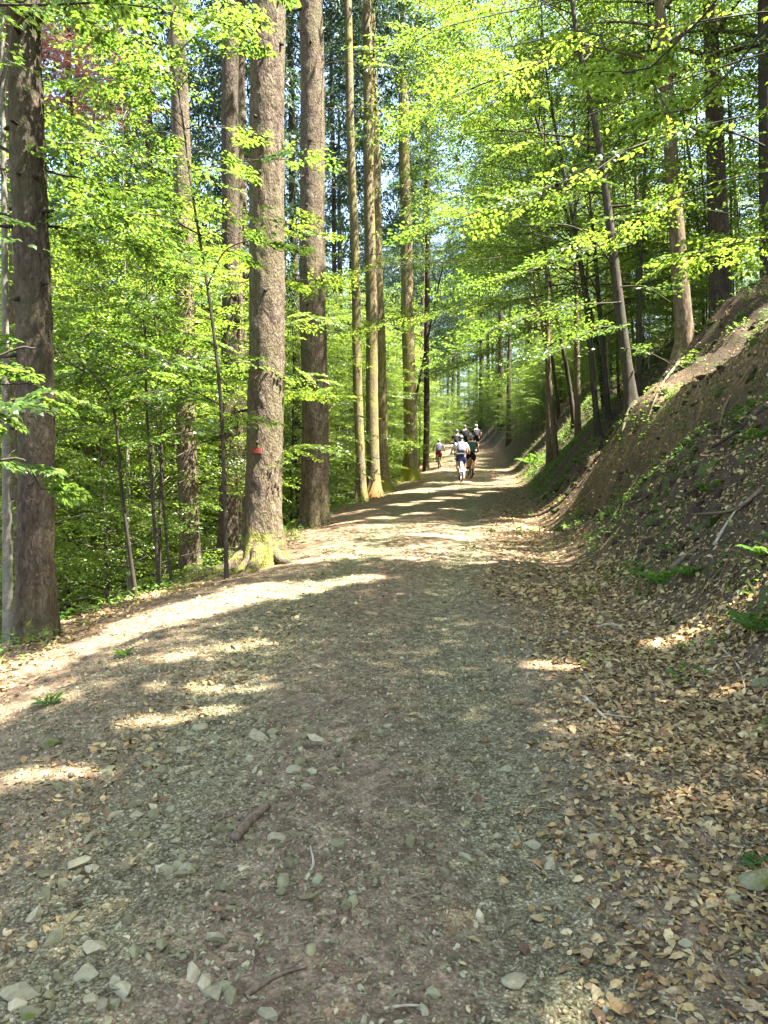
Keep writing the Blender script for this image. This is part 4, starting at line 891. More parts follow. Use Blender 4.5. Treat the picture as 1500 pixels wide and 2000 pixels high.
ax = np.stack([rg.uniform(.7, 1.7, n), rg.uniform(.6, 1.1, n), rg.uniform(.35, .8, n)], -1) * s[:, None]
V = IV[None] * (1 + rg.normal(0, .16, (n, 12, 1))) * ax[:, None]; V = np.einsum('nij,nkj->nki', rand_rot(n), V) + np.stack([x, y, height(x, y) + np.where(s > .012, .2, .45) * ax[:, 2]], -1)[:, None]
tag(mk('gravel', V.reshape(-1, 3), (np.arange(n)[:, None, None] * 12 + IF[None]).reshape(-1, 3), STONE), 'small angular grey-green gravel lying on the trail', 'gravel', kind='stuff')
OV = np.array([(1, 0, 0), (0, 1, 0), (-1, 0, 0), (0, -1, 0), (0, 0, 1), (0, 0, -1)], float); OF = np.array([(0, 1, 4), (1, 2, 4), (2, 3, 4), (3, 0, 4), (1, 0, 5), (2, 1, 5), (3, 2, 5), (0, 3, 5)])
x, y = scatter(29000, lambda n: rg.uniform(-2.6, 2.4, n), lambda n: 1.75 + 5.5 * rg.random(n) ** 1.5, gravel_density); n = len(x); s = .0025 + .0055 * rg.random(n) ** 1.6 + .0006 * y
ax = np.stack([rg.uniform(.8, 1.7, n), rg.uniform(.6, 1.1, n), rg.uniform(.4, .8, n)], -1) * s[:, None]
V = (OV[None] + rg.normal(0, .22, (n, 6, 3))) * ax[:, None]; V = np.einsum('nij,nkj->nki', rand_rot(n, .5), V) + np.stack([x, y, height(x, y) + .35 * ax[:, 2]], -1)[:, None]
tag(mk('grit', V.reshape(-1, 3), (np.arange(n)[:, None, None] * 6 + OF[None]).reshape(-1, 3), STONE), 'fine sharp grit covering the near part of the trail', 'grit', kind='stuff')
# needles and twig bits
def twig_density(x, y): return np.clip(.35 + .5 * sstep(-.8, .2, x - XR(y)) + .4 * sstep(-.8, .2, XL(y) - x), 0, 1) * in_view(x, y)
x, y = scatter(2600, lambda n: rg.uniform(-4, 6, n), lambda n: 1.8 + 12 * rg.random(n) ** 1.6, twig_density); n = len(x)
az = rg.uniform(0, 6.283, n); ln = rg.uniform(.02, .10, n) * (1 + (rg.random(n) < .05) * 1.5); D = np.stack([np.cos(az), np.sin(az)], -1)
P = []
for f, bend in ((-.5, 0), (0, .06), (.5, 0)):
    px_, py_ = x + D[:, 0] * ln * f - D[:, 1] * ln * bend, y + D[:, 1] * ln * f + D[:, 0] * ln * bend; P.append(np.stack([px_, py_, height(px_, py_) + .008 + .01 * rg.random(n)], -1))
V, Qd = tubes(np.stack(P, 1), np.tile(rg.uniform(.0012, .0035, n)[:, None], (1, 3)), 3)
tag(mk('twig_litter', V, Qd, TWIG), 'thin broken twigs scattered on the ground', 'twigs', kind='stuff')

MOSSM = plain('moss_cushion', (.045, .062, .012), .95, .1, .6, 90); CLODM = plain('dark_clod', (.045, .030, .018), .95, .1, .6, 60)
def bank_lumps(name, n, s0, s1, mat, label, cat, seed, flat):
    x, y = scatter(n, lambda n: rg.uniform(1.9, 7.5, n), lambda n: rg.uniform(4, 19, n), lambda x, y: sstep(.35, 1.1, x - XR(y)) * sstep(3.9, 3.2, x - XR(y)) * sstep(-.05, .18, fbm(x * 1.3, y * 1.3, seed)) * in_view(x, y)); n = len(x)
    s = s0 + (s1 - s0) * rg.random(n) ** 2; ax = np.stack([rg.uniform(.8, 1.5, n), rg.uniform(.7, 1.2, n), rg.uniform(.5, .9, n) * flat], -1) * s[:, None]
    V = IV[None] * (1 + rg.normal(0, .2, (n, 12, 1))) * ax[:, None]; V = np.einsum('nij,nkj->nki', rand_rot(n, .4), V) + np.stack([x, y, height(x, y)], -1)[:, None]
    tag(mk(name, V.reshape(-1, 3), (np.arange(n)[:, None, None] * 12 + IF[None]).reshape(-1, 3), mat), label, cat, kind='stuff')
bank_lumps('soil_clods', 4200, .015, .075, CLODM, 'dark crumbling clods of soil on the bank face', 'soil', 2, .8)
bank_lumps('moss_cover', 3000, .03, .10, MOSSM, 'dark green moss cushions on the bank face', 'moss', 6, .45)
# single stones
def stone(px, py, wpx, label, mat=STONE, flat=.5, seed=0, asp=.7):
    r = np.random.default_rng(seed + 70); g_ = ghit(px, py); d = g_[1]; s = wpx / F_PX * d / 2
    V = IV3 * 1.0
    for q in range(16):                                                   # chop facets
        nn = norm(r.normal(0, 1, 3)); dd = r.uniform(.5, .82); k = V @ nn; V = np.where((k > dd)[:, None], V - (k - dd)[:, None] * nn, V)
    V = V * [s, s * asp, s * flat]; a = r.uniform(-.5, .5); V = V @ np.array([[math.cos(a), math.sin(a), 0], [-math.sin(a), math.cos(a), 0], [0, 0, 1]])
    o = mk('stone', V, IF3, mat); o.location = (g_[0], g_[1], H1(g_[0], g_[1]) + s * flat * .35); o.rotation_euler = (r.uniform(-.15, .15), r.uniform(-.15, .15), 0)
    return tag(o, label, 'stone', 'loose stones on the trail')
STONES = [(98, 1455, 62, 'rounded stone lying on the left shoulder beside a sunlit spot', MOSSSTONE), (40, 1945, 90, 'flat green-grey stone in the bottom left corner', STONE), (165, 1910, 66, 'blocky dark stone near the bottom left corner', STONE),
 (190, 1860, 70, 'broad flat stone above the blocky one at lower left', STONE), (180, 1960, 50, 'pale green stone at the bottom edge near the left corner', STONE), (55, 1985, 60, 'dark stone cut by the bottom edge at far left', MOSSSTONE),
 (150, 1692, 64, 'flat grey stone in the lower left gravel bed', STONE), (250, 1692, 42, 'upright wedge stone right of the flat grey one at lower left', STONE), (325, 1620, 26, 'small pale stone left of the short dark log', STONE),
 (365, 1702, 40, 'flat pale stone below the short dark log', STONE), (265, 1598, 34, 'dark stone left of the leaf-filled gully', STONE), (600, 1542, 36, 'pale flat stone right of the short dark log', STONE),
 (575, 1510, 40, 'flat greenish stone above and right of the short dark log', STONE), (505, 1440, 60, 'stony lump at the upper end of the leaf-filled gully', STONE), (390, 1425, 44, 'dark stone at the edge of a sunlit spot left of the gully', STONE),
 (355, 1470, 32, 'grey stone among gully leaves, left side', STONE), (1388, 1778, 46, 'angular grey-green stone among leaves at lower right', STONE), (1480, 1735, 110, 'large mossy stone at the right edge', MOSSSTONE),
 (1010, 1925, 70, 'pale flat stone set in the trail near the bottom', STONE), (1342, 1850, 44, 'grey stone among leaves below the angular one', STONE), (690, 1752, 26, 'small pale stone in mid trail above the bottom edge', STONE),
 (1160, 1640, 34, 'small flat stone among pale twigs at right', STONE), (1040, 1655, 40, 'greenish flat stone in the right wheel track', STONE), (1490, 1340, 60, 'dark mossy stone at the right edge below the ferns', MOSSSTONE),
 (540, 1640, 50, 'broad low stone just right of the dark log tip', STONE), (1085, 1415, 26, 'small grey stone near the fallen forked stick', STONE), (430, 1935, 46, 'mossy flat stone near the bottom, right of the corner stones', MOSSSTONE),
 (985, 1510, 36, 'flat pale stone in the right wheel track, higher up', STONE), (760, 1422, 24, 'small bright stone in mid trail', STONE), (345, 1648, 30, 'square grey stone beside the gully leaves', STONE), (960, 1040, 30, 'dark stone on the far trail by a sun streak', MOSSSTONE)]
for k, (px, py, wpx, lb, mt) in enumerate(STONES): stone(px, py, wpx, lb, mt, .42 if wpx > 40 else .55, k)
# fallen sticks
def stick(pts, r0, r1, label, mat=STICK, forks=(), name='fallen_stick', lift=.6):
    G_ = [ghit(*p) for p in pts]; base = G_[0].copy(); base[2] = H1(base[0], base[1])
    P = spath(np.array([(q[0], q[1], H1(q[0], q[1]) + r0 * lift) for q in G_]), 14); g = Geo(); V, Qd, T = tubes(P, np.linspace(r0, r1, 14) * (1 + .1 * np.sin(np.arange(14) * 2.1)), 8, True); g.add(V, Qd, T)
    for (i, ang_, ln) in forks:
        d_ = norm(P[i + 1] - P[i]); d_ = np.array([d_[0] * math.cos(ang_) - d_[1] * math.sin(ang_), d_[0] * math.sin(ang_) + d_[1] * math.cos(ang_), .12]); pp = np.linspace(P[i], P[i] + d_ * ln, 5); V, Qd, T = tubes(pp, np.linspace(r1 * .8, r1 * .3, 5), 6, True); g.add(V, Qd, T)
    o = g.build(name, mat, None, True, off=base); o.location = base
    return tag(o, label, 'stick', 'fallen sticks')
stick([(458, 1645), (490, 1612), (522, 1580)], .021, .017, 'short dark rotting log on the gravel left of centre', STICK, name='short_log')
stick([(400, 1618), (450, 1595), (500, 1580)], .006, .003, 'thin dark twig leading to the short log', STICK)
stick([(598, 1725), (612, 1690), (606, 1660)], .007, .004, 'small hooked pale twig in mid trail', PALESTICK)
stick([(1140, 1365), (1175, 1400), (1205, 1425)], .013, .007, 'pale straight stick with a fork at the trail right edge', PALESTICK, [(6, .5, .22)])
stick([(1135, 1310), (1150, 1330), (1160, 1352)], .008, .005, 'short pale stick above the forked one', PALESTICK)
stick([(1165, 1228), (1190, 1222), (1215, 1226)], .016, .012, 'thick short stick lying in leaves below the ferns', PALESTICK)
stick([(1310, 1115), (1340, 1090), (1370, 1068)], .028, .018, 'grey dead branch lying on the lower bank', STICK, [(7, -.5, .3)])
stick([(1395, 1070), (1420, 1025), (1450, 985)], .016, .007, 'pale dead branch slanting up the bank at right', PALESTICK, [(8, .5, .25)])
stick([(480, 1955), (540, 1915), (600, 1890)], .009, .004, 'long brown twig near the bottom edge, left of centre', STICK, [(8, .4, .1)])
stick([(1340, 1235), (1290, 1250), (1265, 1262)], .009, .005, 'thin branch in the sunlit leaves of the lower bank', STICK)
stick([(1395, 1255), (1440, 1300), (1455, 1345)], .009, .004, 'thin curved twig right of the sunlit leaves', PALESTICK)
stick([(750, 1975), (790, 1972), (830, 1970)], .005, .003, 'tiny pale twig lying level at the bottom edge', PALESTICK)
stick([(1300, 1545), (1380, 1560), (1460, 1555)], .008, .004, 'dark twig among leaves at the right', STICK)
stick([(610, 1755), (670, 1725), (720, 1700)], .004, .003, 'thin dark twig across mid trail', STICK)

for k, (pts, r0, lb) in enumerate((([(1235, 800), (1190, 850), (1150, 900)], .03, 'root snaking down the bank from the slender curved trunk'), ([(1330, 705), (1290, 760), (1262, 830)], .028, 'root on the sunlit spur below the orange-brown trunk'), ([(1470, 720), (1420, 790), (1400, 860)], .025, 'bare root high on the bank near the right edge'),
        ([(1495, 800), (1440, 850), (1390, 880)], .03, 'dark dead branch lying across the upper bank'), ([(1250, 930), (1210, 990), (1190, 1040)], .02, 'thin root halfway down the bank'), ([(1490, 960), (1430, 1000), (1350, 1010)], .022, 'dead branch across the middle of the bank'), ([(1330, 880), (1290, 950), (1240, 990)], .018, 'slim root left of the mid-bank dead branch'), ([(1160, 960), (1110, 1000), (1070, 1030)], .016, 'slim stick at the sunlit foot of the bank'))):
    stick(pts, r0, r0 * .4, lb, STICK if k % 3 else DARKBARK, [(5, .6, .25), (9, -.6, .2)], 'bank_root' if 'root' in lb else 'fallen_stick', .8)
# ferns and small plants
def frond_mesh(seed, L=.4, pin=16):
    r = np.random.default_rng(seed); B, D, Ls = [], [], []
    for k in range(pin):
        t = (k + 2) / (pin + 2); p = np.array([L * t, 0, .35 * L * math.sin(t * 2.2)]); ln = L * .30 * math.sin(math.pi * min(1, .2 + .8 * t)) + .01
        for s in (-1, 1): B.append(p); D.append((.45, s, -.1 + r.normal(0, .1))); Ls.append(ln)
    B = np.array(B); D = norm(np.array(D)); Ls = np.array(Ls); up = np.tile([[0, 0, 1.]], (len(B), 1)); sd_ = norm(np.cross(up, D))
    lv = leaf_shapes(B, D, sd_, np.cross(D, sd_), Ls, Ls * .2, False)
    t = np.linspace(0, 1, 8); V, Qd = tubes(np.stack([L * t, 0 * t, .35 * L * np.sin(t * 2.2)], -1), np.linspace(.004, .001, 8), 3)
    g = Geo(); g.add(lv.reshape(-1, 3), None, leaf_tris(len(lv), False)); g.add(V, Qd); o = g.build('frond', FERN); me = o.data; bpy.data.objects.remove(o); return me
FR = [frond_mesh(s) for s in (1, 2, 3)]
def fern(px, py, wpx, label, nf, seed, loc=None):
    r = np.random.default_rng(seed); g_ = ghit(px, py) if loc is None else np.array(loc); s = wpx / F_PX * g_[1] / .7
    t = thing('fern', label, 'fern', (g_[0], g_[1], H1(g_[0], g_[1])))
    for k in range(nf):
        o = bpy.data.objects.new('frond', FR[k % 3]); C.objects.link(o); o.parent = t; q = s * r.uniform(.75, 1.1); o.scale = (q, q, q); o.rotation_euler = (r.normal(0, .15), r.uniform(-.35, .15), k * 6.283 / nf + r.normal(0, .25))
for k, (px, py, wpx, lb, nf) in enumerate([(1290, 1140, 110, 'low fern patch at the foot of the bank', 7), (1345, 1128, 90, 'fern just right of the low fern patch', 6), (1475, 1235, 110, 'fern at the right edge above the mossy stone', 7),
        (1490, 1090, 100, 'dark fern high on the bank at the right edge', 6), (1380, 960, 70, 'green fern midway up the bank face', 6), (1470, 860, 80, 'fern on the upper bank at the right', 6), (1240, 1120, 60, 'small fern left of the low fern patch', 5),
        (240, 1283, 60, 'small bright fern on the left shoulder', 6), (95, 1378, 70, 'small fern at the left edge of the trail', 6), (1040, 905, 60, 'fern on the far grassy bank', 6), (1475, 1690, 60, 'fern by the large mossy stone at the right edge', 6)]): fern(px, py, wpx, lb, nf, 80 + k)
# herbs and grass on bank and far verge
def herb_density(x, y):
    s = x - XR(y); return np.clip(sstep(.2, 1, s) * sstep(-.05, .25, fbm(x * 1.1, y * 1.1, 1)) * .9 + .9 * sstep(19, 23, y) * sstep(.2, .8, s) * sstep(4.2, 3, s) + .55 * sstep(-.35, .4, XL(y) - x) + .18 * sstep(.1, .25, fbm(x * 1.7, y * 1.7, 5)) * sstep(-.5, .1, s), 0, 1) * in_view(x, y)
x, y = scatter(9000, lambda n: rg.uniform(-5, 13, n), lambda n: rg.uniform(4, 40, n), herb_density); n = len(x)
m = 5; X5 = np.repeat(x, m) + rg.normal(0, .05, n * m); Y5 = np.repeat(y, m) + rg.normal(0, .05, n * m); az = rg.uniform(0, 6.283, n * m); el = rg.uniform(.3, 1.2, n * m)
D = np.stack([np.cos(az) * np.cos(el), np.sin(az) * np.cos(el), np.sin(el)], -1); B = np.stack([X5, Y5, height(X5, Y5) - .01], -1); up = np.tile([[0, 0, 1.]], (n * m, 1)); sd_ = norm(np.cross(up, D))
Lg = rg.uniform(.06, .2, n * m); lv = leaf_shapes(B, D, sd_, np.cross(D, sd_), Lg, Lg * .06, False)
tag(mk('grass', lv.reshape(-1, 3), leaf_tris(len(lv), False), GRASS), 'thin grass on the right bank and the far verge', 'grass', kind='stuff')
x, y = scatter(16000, lambda n: rg.uniform(-4, 9, n), lambda n: rg.uniform(4, 30, n), herb_density); n = len(x); m = 6
B = np.stack([np.repeat(x, m), np.repeat(y, m), 0 * np.repeat(x, m)], -1) + rg.normal(0, .035, (n * m, 3)) * [1, 1, 0]; B[:, 2] = height(B[:, 0], B[:, 1]) + rg.uniform(.02, .12, n * m)
az = rg.uniform(0, 6.283, n * m); D = norm(np.stack([np.cos(az), np.sin(az), rg.normal(0, .25, n * m)], -1)); up = norm(rg.normal(0, .3, (n * m, 3)) + [0, 0, 1]); sd_ = norm(np.cross(up, D))
Lg = rg.uniform(.03, .07, n * m); lv = leaf_shapes(B, D, sd_, np.cross(D, sd_), Lg, Lg * .33, False)
tag(mk('herb_cover', lv.reshape(-1, 3), leaf_tris(len(lv), False), FERN), 'small green leafy herbs and moss tufts on the bank', 'herbs', kind='stuff')

# ------------------------------------------------------------------ cyclists
def skin(name, verts, edges, radii, root=0, sub=1):
    bm = bmesh.new(); sl = bm.verts.layers.skin.verify(); vs = [bm.verts.new(v) for v in verts]
    for a, b_ in edges: bm.edges.new((vs[a], vs[b_]))
    for i, v in enumerate(vs):
        r = radii[i]; v[sl].radius = (r, r) if not isinstance(r, tuple) else r; v[sl].use_root = (i == root)
    me = bpy.data.meshes.new(name); bm.to_mesh(me); bm.free(); o = bpy.data.objects.new(name, me); C.objects.link(o)
    md = o.modifiers.new('skin', 'SKIN'); md.use_smooth_shade = True; o.modifiers.new('sub', 'SUBSURF').levels = sub; o.modifiers['sub'].render_levels = sub
    dg = bpy.context.evaluated_depsgraph_get(); dg.update(); m2 = bpy.data.meshes.new_from_object(o.evaluated_get(dg)); m2.name = name
    bpy.data.objects.remove(o); bpy.data.meshes.remove(me)
    for p in m2.polygons: p.use_smooth = True
    return m2
# joints in bicycle space: heading +Y, rear contact at the origin
J = dict(pel=(0, .18, .98), waist=(0, .26, 1.13), chest=(0, .38, 1.33), neck=(0, .47, 1.47), head=(0, .53, 1.58), crown=(0, .55, 1.70), nose=(0, .655, 1.585),
         sL=(-.185, .40, 1.40), sR=(.185, .40, 1.40), eL=(-.33, .52, 1.17), eR=(.33, .52, 1.17), hL=(-.345, .74, 1.05), hR=(.345, .74, 1.05), pL=(-.335, .81, 1.045), pR=(.335, .81, 1.045),
         tL=(-.095, .22, .93), tR=(.095, .22, .93), kL=(-.125, .58, .74), kR=(.125, .47, .56), aL=(-.115, .40, .42), aR=(.115, .33, .17), fL=(-.12, .55, .385), fR=(.12, .49, .115), earL=(-.085, .53, 1.585), earR=(.085, .53, 1.585))
def body_mesh():
    k = list(J); ix = {n_: i for i, n_ in enumerate(k)}
    R = dict(pel=.135, waist=.115, chest=.14, neck=.052, head=.085, crown=.07, nose=.016, sL=.062, sR=.062, eL=.043, eR=.043, hL=.028, hR=.028, pL=.034, pR=.034, tL=.095, tR=.095, kL=.058, kR=.058, aL=.038, aR=.038, fL=.032, fR=.032, earL=.018, earR=.018)
    E = [('pel', 'waist'), ('waist', 'chest'), ('chest', 'neck'), ('neck', 'head'), ('head', 'crown'), ('head', 'nose'), ('head', 'earL'), ('head', 'earR')]
    for s in 'LR': E += [('chest', 's' + s), ('s' + s, 'e' + s), ('e' + s, 'h' + s), ('h' + s, 'p' + s), ('pel', 't' + s), ('t' + s, 'k' + s), ('k' + s, 'a' + s), ('a' + s, 'f' + s)]
    me = skin('body', [J[n_] for n_ in k], [(ix[a], ix[b_]) for a, b_ in E], [R[n_] for n_ in k], 0, 1)
    bm = bmesh.new(); bm.from_mesh(me)
    for s, sx in (('L', -1), ('R', 1)):                                  # five fingers curled round the grip
        for q in range(5):
            ox = sx * (-.03 + .018 * q) if q < 4 else sx * -.045; p = np.array(J['p' + s]) + [ox, .02, .015]
            pts = [p, p + [0, .035, .008], p + [0, .052, -.02], p + [0, .036, -.042]] if q < 4 else [p + [0, -.02, 0], p + [sx * -.02, .01, -.01], p + [sx * -.018, .03, -.028]]
            V, Qd = tubes(spath(np.array(pts), 6), np.linspace(.010, .007, 6) * (1 if q != 3 else .85), 6); vs = [bm.verts.new(v) for v in V]
            for f in Qd: bm.faces.new([vs[i_] for i_ in f])
    bm.to_mesh(me); bm.free()
    for p in me.polygons: p.use_smooth = True
    return me
BODY = body_mesh()
def lerp(a, b_, t): return tuple(np.array(a) * (1 - t) + np.array(b_) * t)
def shirt_mesh():
    vs = [lerp(J['pel'], J['waist'], .25), J['waist'], J['chest'], lerp(J['chest'], J['neck'], .6), J['sL'], lerp(J['sL'], J['eL'], .62), J['sR'], lerp(J['sR'], J['eR'], .62)]
    return skin('jersey', vs, [(0, 1), (1, 2), (2, 3), (2, 4), (4, 5), (2, 6), (6, 7)], [.158, .145, .168, .075, .082, .072, .082, .072], 1, 1)
def shorts_mesh():
    vs = [lerp(J['pel'], J['waist'], .45), J['pel'], J['tL'], lerp(J['tL'], J['kL'], .72), J['tR'], lerp(J['tR'], J['kR'], .72)]
    return skin('shorts', vs, [(0, 1), (1, 2), (2, 3), (1, 4), (4, 5)], [.142, .168, .122, .092, .122, .092], 1, 1)
def shoe_mesh(s):
    a, f = np.array(J['a' + s]), np.array(J['f' + s]); return skin('shoe', [a + [0, -.035, -.03], a + [0, .03, -.02], f + [0, .0, -.005], f + [0, .06, -.008]], [(0, 1), (1, 2), (2, 3)], [.045, .048, .044, .034], 1, 1)
def helmet_mesh():
    bm = bmesh.new(); bmesh.ops.create_uvsphere(bm, u_segments=20, v_segments=12, radius=1)
    bmesh.ops.delete(bm, geom=[v for v in bm.verts if v.co.z < -.12], context='VERTS')
    for v in bm.verts:
        a = math.atan2(v.co.x, v.co.y); v.co.z += .05 * math.cos(6 * a) * (1 - v.co.z) * (v.co.z > .1); v.co = Vector((v.co.x * .108, v.co.y * .145, v.co.z * .115)) + Vector((0, .535, 1.655))
    me = bpy.data.meshes.new('helmet'); bm.to_mesh(me); bm.free(); return me
def pack_mesh():
    bm = bmesh.new(); bmesh.ops.create_cube(bm, size=1); bmesh.ops.subdivide_edges(bm, edges=bm.edges[:], cuts=4, use_grid_fill=True)
    for v in bm.verts:
        x, y, z = v.co; k = 1 - .35 * max(0, abs(x * 2)) ** 3 * .5; v.co = Vector((x * .30 * (1 - .25 * max(0, z) * 2 * .6), y * .16 * k * (1.1 - .5 * z), z * .44))
        v.co.y -= .03 * (1 - (2 * z) ** 2) * (y < 0)
    bmesh.ops.bevel(bm, geom=[e for e in bm.edges if e.calc_face_angle(0) > .6], offset=.025, segments=2, affect='EDGES')
    me = bpy.data.meshes.new('bag'); bm.to_mesh(me); bm.free()
    for p in me.polygons: p.use_smooth = True
    return me
def strap_pts(s): return spath(np.array([(s * .10, .30, 1.45), (s * .125, .40, 1.52), (s * .13, .52, 1.44), (s * .12, .50, 1.25), (s * .13, .34, 1.12)]), 14)
def hair_mesh():
    return skin('hair', [(0, .47, 1.60), (0, .465, 1.54), (0, .455, 1.49)], [(0, 1), (1, 2)], [.075, .068, .045], 0, 1)
MESH = dict(jersey=shirt_mesh(), shorts=shorts_mesh(), shoeL=shoe_mesh('L'), shoeR=shoe_mesh('R'), helmet=helmet_mesh(), hair=hair_mesh())
PACK = pack_mesh()
def child(name, me, mat, parent):
    m = me.copy(); m.materials.clear(); m.materials.append(mat); m.name = name; o = bpy.data.objects.new(name, m); C.objects.link(o); o.parent = parent; return o
def fab(n_, c, r=.85): return plain(n_, c, r, .2, .18, 18)
SKINM = plain('skin', (.52, .29, .20), .55, .35, .12, 12); HAIR = plain('hair', (.04, .025, .015), .6, .4, .3, 60)
RUBBER = plain('tyre_rubber', (.03, .03, .03), .8, .3, .3, 80); STEEL = plain('steel', (.45, .46, .48), .35, .5, .1, 30, .9); BLACKP = plain('black_plastic', (.025, .025, .028), .5, .4, .2, 40)
def torus(R_, r, z, y, n=40, m=8):
    a = np.arange(n + 1) / n * 2 * np.pi; P = np.stack([0 * a, y + R_ * np.cos(a), z + R_ * np.sin(a)], -1); b_ = np.arange(m) / m * 2 * np.pi
    rad = np.stack([0 * a, np.cos(a), np.sin(a)], -1); V = P[:-1, None] + r * (np.cos(b_)[None, :, None] * rad[:-1, None] + np.sin(b_)[None, :, None] * np.array([1, 0, 0]))
    i = np.arange(n)[:, None]; j = np.arange(m)[None]; return V.reshape(-1, 3), np.stack([i * m + j, i * m + (j + 1) % m, ((i + 1) % n) * m + (j + 1) % m, ((i + 1) % n) * m + j], -1).reshape(-1, 4)
def bicycle(label, loc, rz, fmat, rimmat, guard=None):
    t = thing('bicycle', label, 'bicycle', loc, 'mountain bikes on the trail', rz); rw = .36; ya, yb = 0, 1.12
    for y in (ya, yb):
        w_ = thing('wheel', None, None); w_.parent = t; del_ = None
        g = Geo(); g.add(*torus(rw - .028, .028, rw, y)); g.build('tyre', RUBBER, w_, True)
        g = Geo(); g.add(*torus(rw - .062, .012, rw, y, 40, 6)); g.build('rim', rimmat, w_, True)
        for q in range(14):
            a = q / 14 * 6.283; s = .02 * (1 if q % 2 else -1); p = np.array([[s, y, rw], [0, y + (rw - .06) * math.cos(a), rw + (rw - .06) * math.sin(a)]]); g = Geo(); g.add(*tubes(p, np.array([.0016, .0016]), 3)); g.build('spoke', STEEL, w_)
        g = Geo(); V, Qd, T = tubes(np.array([[-.055, y, rw], [.055, y, rw]]), np.array([.022, .022]), 8, True); g.add(V, Qd, T); g.build('hub', BLACKP, w_)
    seat_t, bb, head_t, head_b = (0, .30, .80), (0, .42, .30), (0, .86, .86), (0, .90, .74); g = Geo()
    for p, q, r in ((bb, seat_t, .018), (bb, head_b, .024), (lerp(seat_t, bb, .12), head_t, .02), (head_b, head_t, .024)): g.add(*tubes(np.array([p, q]), np.array([r, r]), 8))
    for s in (-1, 1):
        g.add(*tubes(spath(np.array([(s * .03, .36, .33), (s * .06, .2, .345), (s * .065, 0, rw)]), 5), np.full(5, .012), 6)); g.add(*tubes(spath(np.array([(s * .02, .31, .74), (s * .06, .14, .55), (s * .065, 0, rw)]), 5), np.full(5, .010), 6))
    g.build('frame', fmat, t, True)
    g = Geo()
    for s in (-1, 1): g.add(*tubes(np.array([(s * .06, .925, .66), (s * .065, yb, rw)]), np.array([.018, .014]), 8)); g.add(*tubes(np.array([(0, .905, .73), (s * .06, .925, .66)]), np.array([.022, .02]), 8))
    g.build('fork', BLACKP, t, True)
    g = Geo(); g.add(*tubes(spath(np.array([(-.40, .79, 1.03), (-.2, .83, 1.035), (0, .86, 1.0), (.2, .83, 1.035), (.40, .79, 1.03)]), 15), np.full(15, .014), 8)); g.add(*tubes(np.array([head_t, (0, .86, 1.0)]), np.array([.02, .018]), 8)); g.build('handlebar', BLACKP, t, True)
    for s in (-1, 1): g = Geo(); V, Qd, T = tubes(np.array([(s * .40, .79, 1.03), (s * .28, .812, 1.032)]), np.array([.019, .019]), 8, True); g.add(V, Qd, T); g.build('grip', BLACKP, t, True)
    g = Geo(); g.add(*tubes(np.array([seat_t, (0, .265, .90)]), np.array([.014, .014]), 8)); g.build('seat_post', BLACKP, t, True)
    sm = skin('saddle', [(0, .13, .92), (0, .22, .92), (0, .33, .915), (0, .41, .91)], [(0, 1), (1, 2), (2, 3)], [(.075, .03), (.06, .028), (.03, .022), (.022, .02)], 1, 1); child('saddle', sm, BLACKP, t)
    for s, pz, py in ((-1, .30 + .07, .42 + .15), (1, .30 - .165, .42 + .03)):
        c = child('crank', mk_tube((s * .07, .42, .30), (s * .085, py, pz), .011), BLACKP, t); child('pedal', mk_tube((s * .085, py, pz - .005), (s * .17, py, pz - .005), .022), BLACKP, c)
    g = Geo(); g.add(*torus(.075, .006, .30, .42, 24, 5)); o = g.build('chainring', STEEL, t, True); o.location.x = .055
    if guard:
        a = np.linspace(.9, 3.0, 16); g = Geo(); P = np.stack([0 * a, (rw + .03) * np.cos(a), rw + (rw + .03) * np.sin(a)], -1); L_ = P - [.035, 0, 0]; R_ = P + [.035, 0, 0]; U_ = P + np.stack([0 * a, .012 * np.cos(a), .012 * np.sin(a)], -1)
        V = np.concatenate([L_, U_, R_]); q = [(s_ * 16 + j, s_ * 16 + j + 1, (s_ + 1) * 16 + j + 1, (s_ + 1) * 16 + j) for s_ in (0, 1) for j in range(15)]; g.add(V, np.array(q)); g.build('mudguard', guard, t, True)
    return t
def mk_tube(a, b_, r):
    g = Geo(); V, Qd, T = tubes(np.array([a, b_]), np.array([r, r]), 8, True); g.add(V, Qd, T); o = g.build('tube', None); me = o.data; bpy.data.objects.remove(o); return me
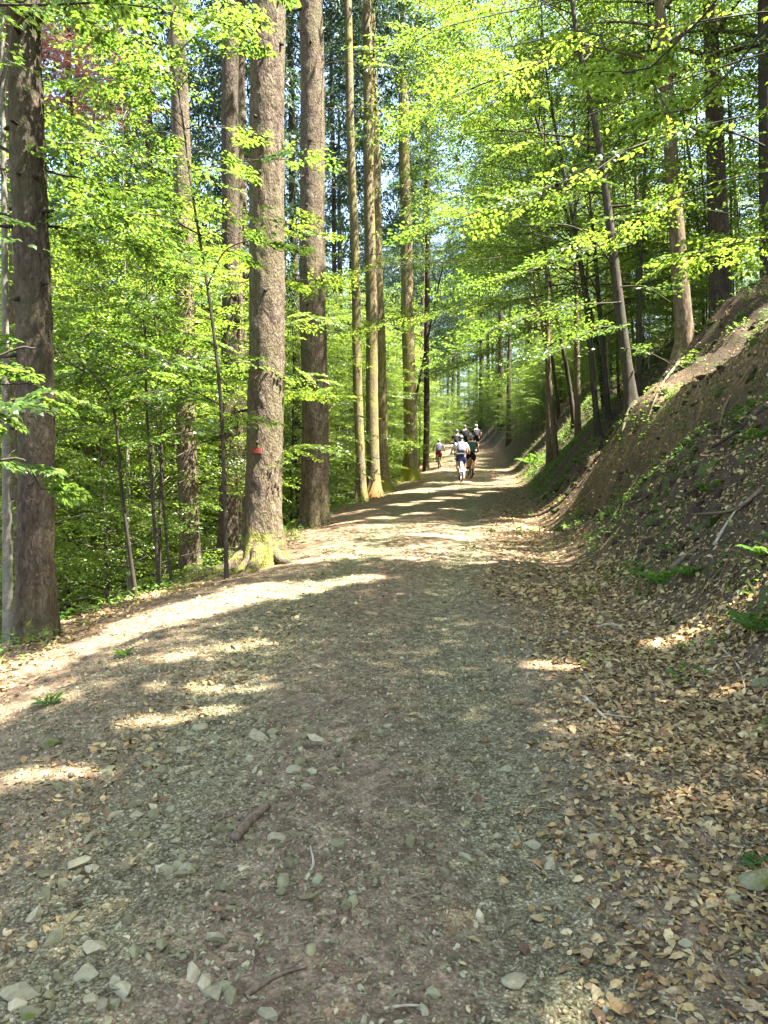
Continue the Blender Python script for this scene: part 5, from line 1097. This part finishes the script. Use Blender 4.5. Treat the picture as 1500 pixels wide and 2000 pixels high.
def rider(px, d, label, jersey, shorts, helmet, shoes, blabel, frame_c, rim_c=None, pack=None, packlabel=None, guard=None, rz=0., scale=1.0, legs=SKINM):
    x = (px - 750) / F_PX * d; z = H1(x, d); y1 = d + 1.12
    pitch = math.atan2(H1(x, y1) - z, 1.12); loc = (x, d, z)
    bk = bicycle(blabel, loc, rz, frame_c, rim_c or STEEL, guard); bk.rotation_euler = (pitch, 0, rz); bk.scale = [scale] * 3
    p = thing('person', label, 'person', loc, 'cyclists riding up the trail', rz); p.rotation_euler = (pitch, 0, rz); p.scale = [scale] * 3
    child('body', BODY, legs, p); child('jersey', MESH['jersey'], jersey, p); child('shorts', MESH['shorts'], shorts, p); child('hair', MESH['hair'], HAIR, p); child('helmet', MESH['helmet'], helmet, p)
    child('shoe', MESH['shoeL'], shoes, p); child('shoe', MESH['shoeR'], shoes, p)
    if pack:
        k = thing('backpack', packlabel, 'backpack', loc); k.rotation_euler = (pitch, 0, rz); k.scale = [scale] * 3
        b_ = child('bag', PACK, pack, k); b_.location = (0, .205, 1.29); b_.rotation_euler = (-.5, 0, 0)
        q = mk_tube((-.10, .095, 1.20), (.10, .095, 1.20), .02); child('pocket_flap', q, BLACKP, k)
        for s in (-1, 1): g = Geo(); g.add(*tubes(strap_pts(s), np.full(14, .018), 6)); g.build('strap', BLACKP, k, True)
    return p
NAVY = fab('navy_cloth', (.022, .028, .085)); WHITE = fab('white_cloth', (.72, .70, .72)); BLACKC = fab('black_cloth', (.012, .012, .014)); GREEN = fab('dark_green_cloth', (.025, .07, .045)); REDC = fab('red_cloth', (.22, .022, .025)); GREYC = fab('grey_cloth', (.10, .10, .14))
WH = plain('white_plastic', (.75, .75, .76), .4, .4, .08); GH = plain('dark_helmet', (.05, .055, .06), .4, .5, .2); BH = plain('blue_grey_helmet', (.16, .22, .25), .4, .5, .2)
FW = plain('white_bike_paint', (.62, .66, .78), .35, .5, .08); FO = plain('orange_bike_paint', (.38, .15, .03), .4, .5, .1); FK = plain('black_bike_paint', (.02, .02, .022), .4, .5, .1); FB = plain('blue_bike_paint', (.10, .22, .45), .35, .5, .1); ORG = fab('orange_shoe', (.55, .28, .08))
rider(901, 29.0, 'cyclist in white shirt and navy shorts, nearest of the riders', WHITE, NAVY, GH, ORG, 'bicycle with white mudguard under the white-shirted rider', FB, WH, GREYC, 'grey backpack worn by the white-shirted cyclist', WH, -.03, .98)
rider(921, 31.2, 'cyclist in dark green jersey right beside the white-shirted rider', GREEN, BLACKC, BH, BLACKC, 'orange bicycle under the green-jersey rider', FO, FO, None, None, FO, .02, .97)
rider(857, 38.5, 'cyclist in red shorts and white helmet at the left, in shade', GREYC, REDC, WH, BLACKC, 'dark bicycle under the rider in red shorts', FK, STEEL, None, None, None, -.05, .82)
rider(893, 41.5, 'black-clad cyclist half hidden behind the white-shirted rider', BLACKC, BLACKC, GH, BLACKC, 'dark bicycle half hidden behind the nearest rider', FK, None, None, None, None, 0, .95)
rider(909, 46.5, 'black-clad cyclist in the middle of the far group, topmost left', BLACKC, BLACKC, GH, BLACKC, 'dark bicycle of the far middle rider', FK, None, None, None, None, .05, .98)
rider(931, 48.0, 'black-clad cyclist at the right of the far group', BLACKC, BLACKC, BH, BLACKC, 'dark bicycle of the far right rider', FK, None, None, None, None, .03, .98)
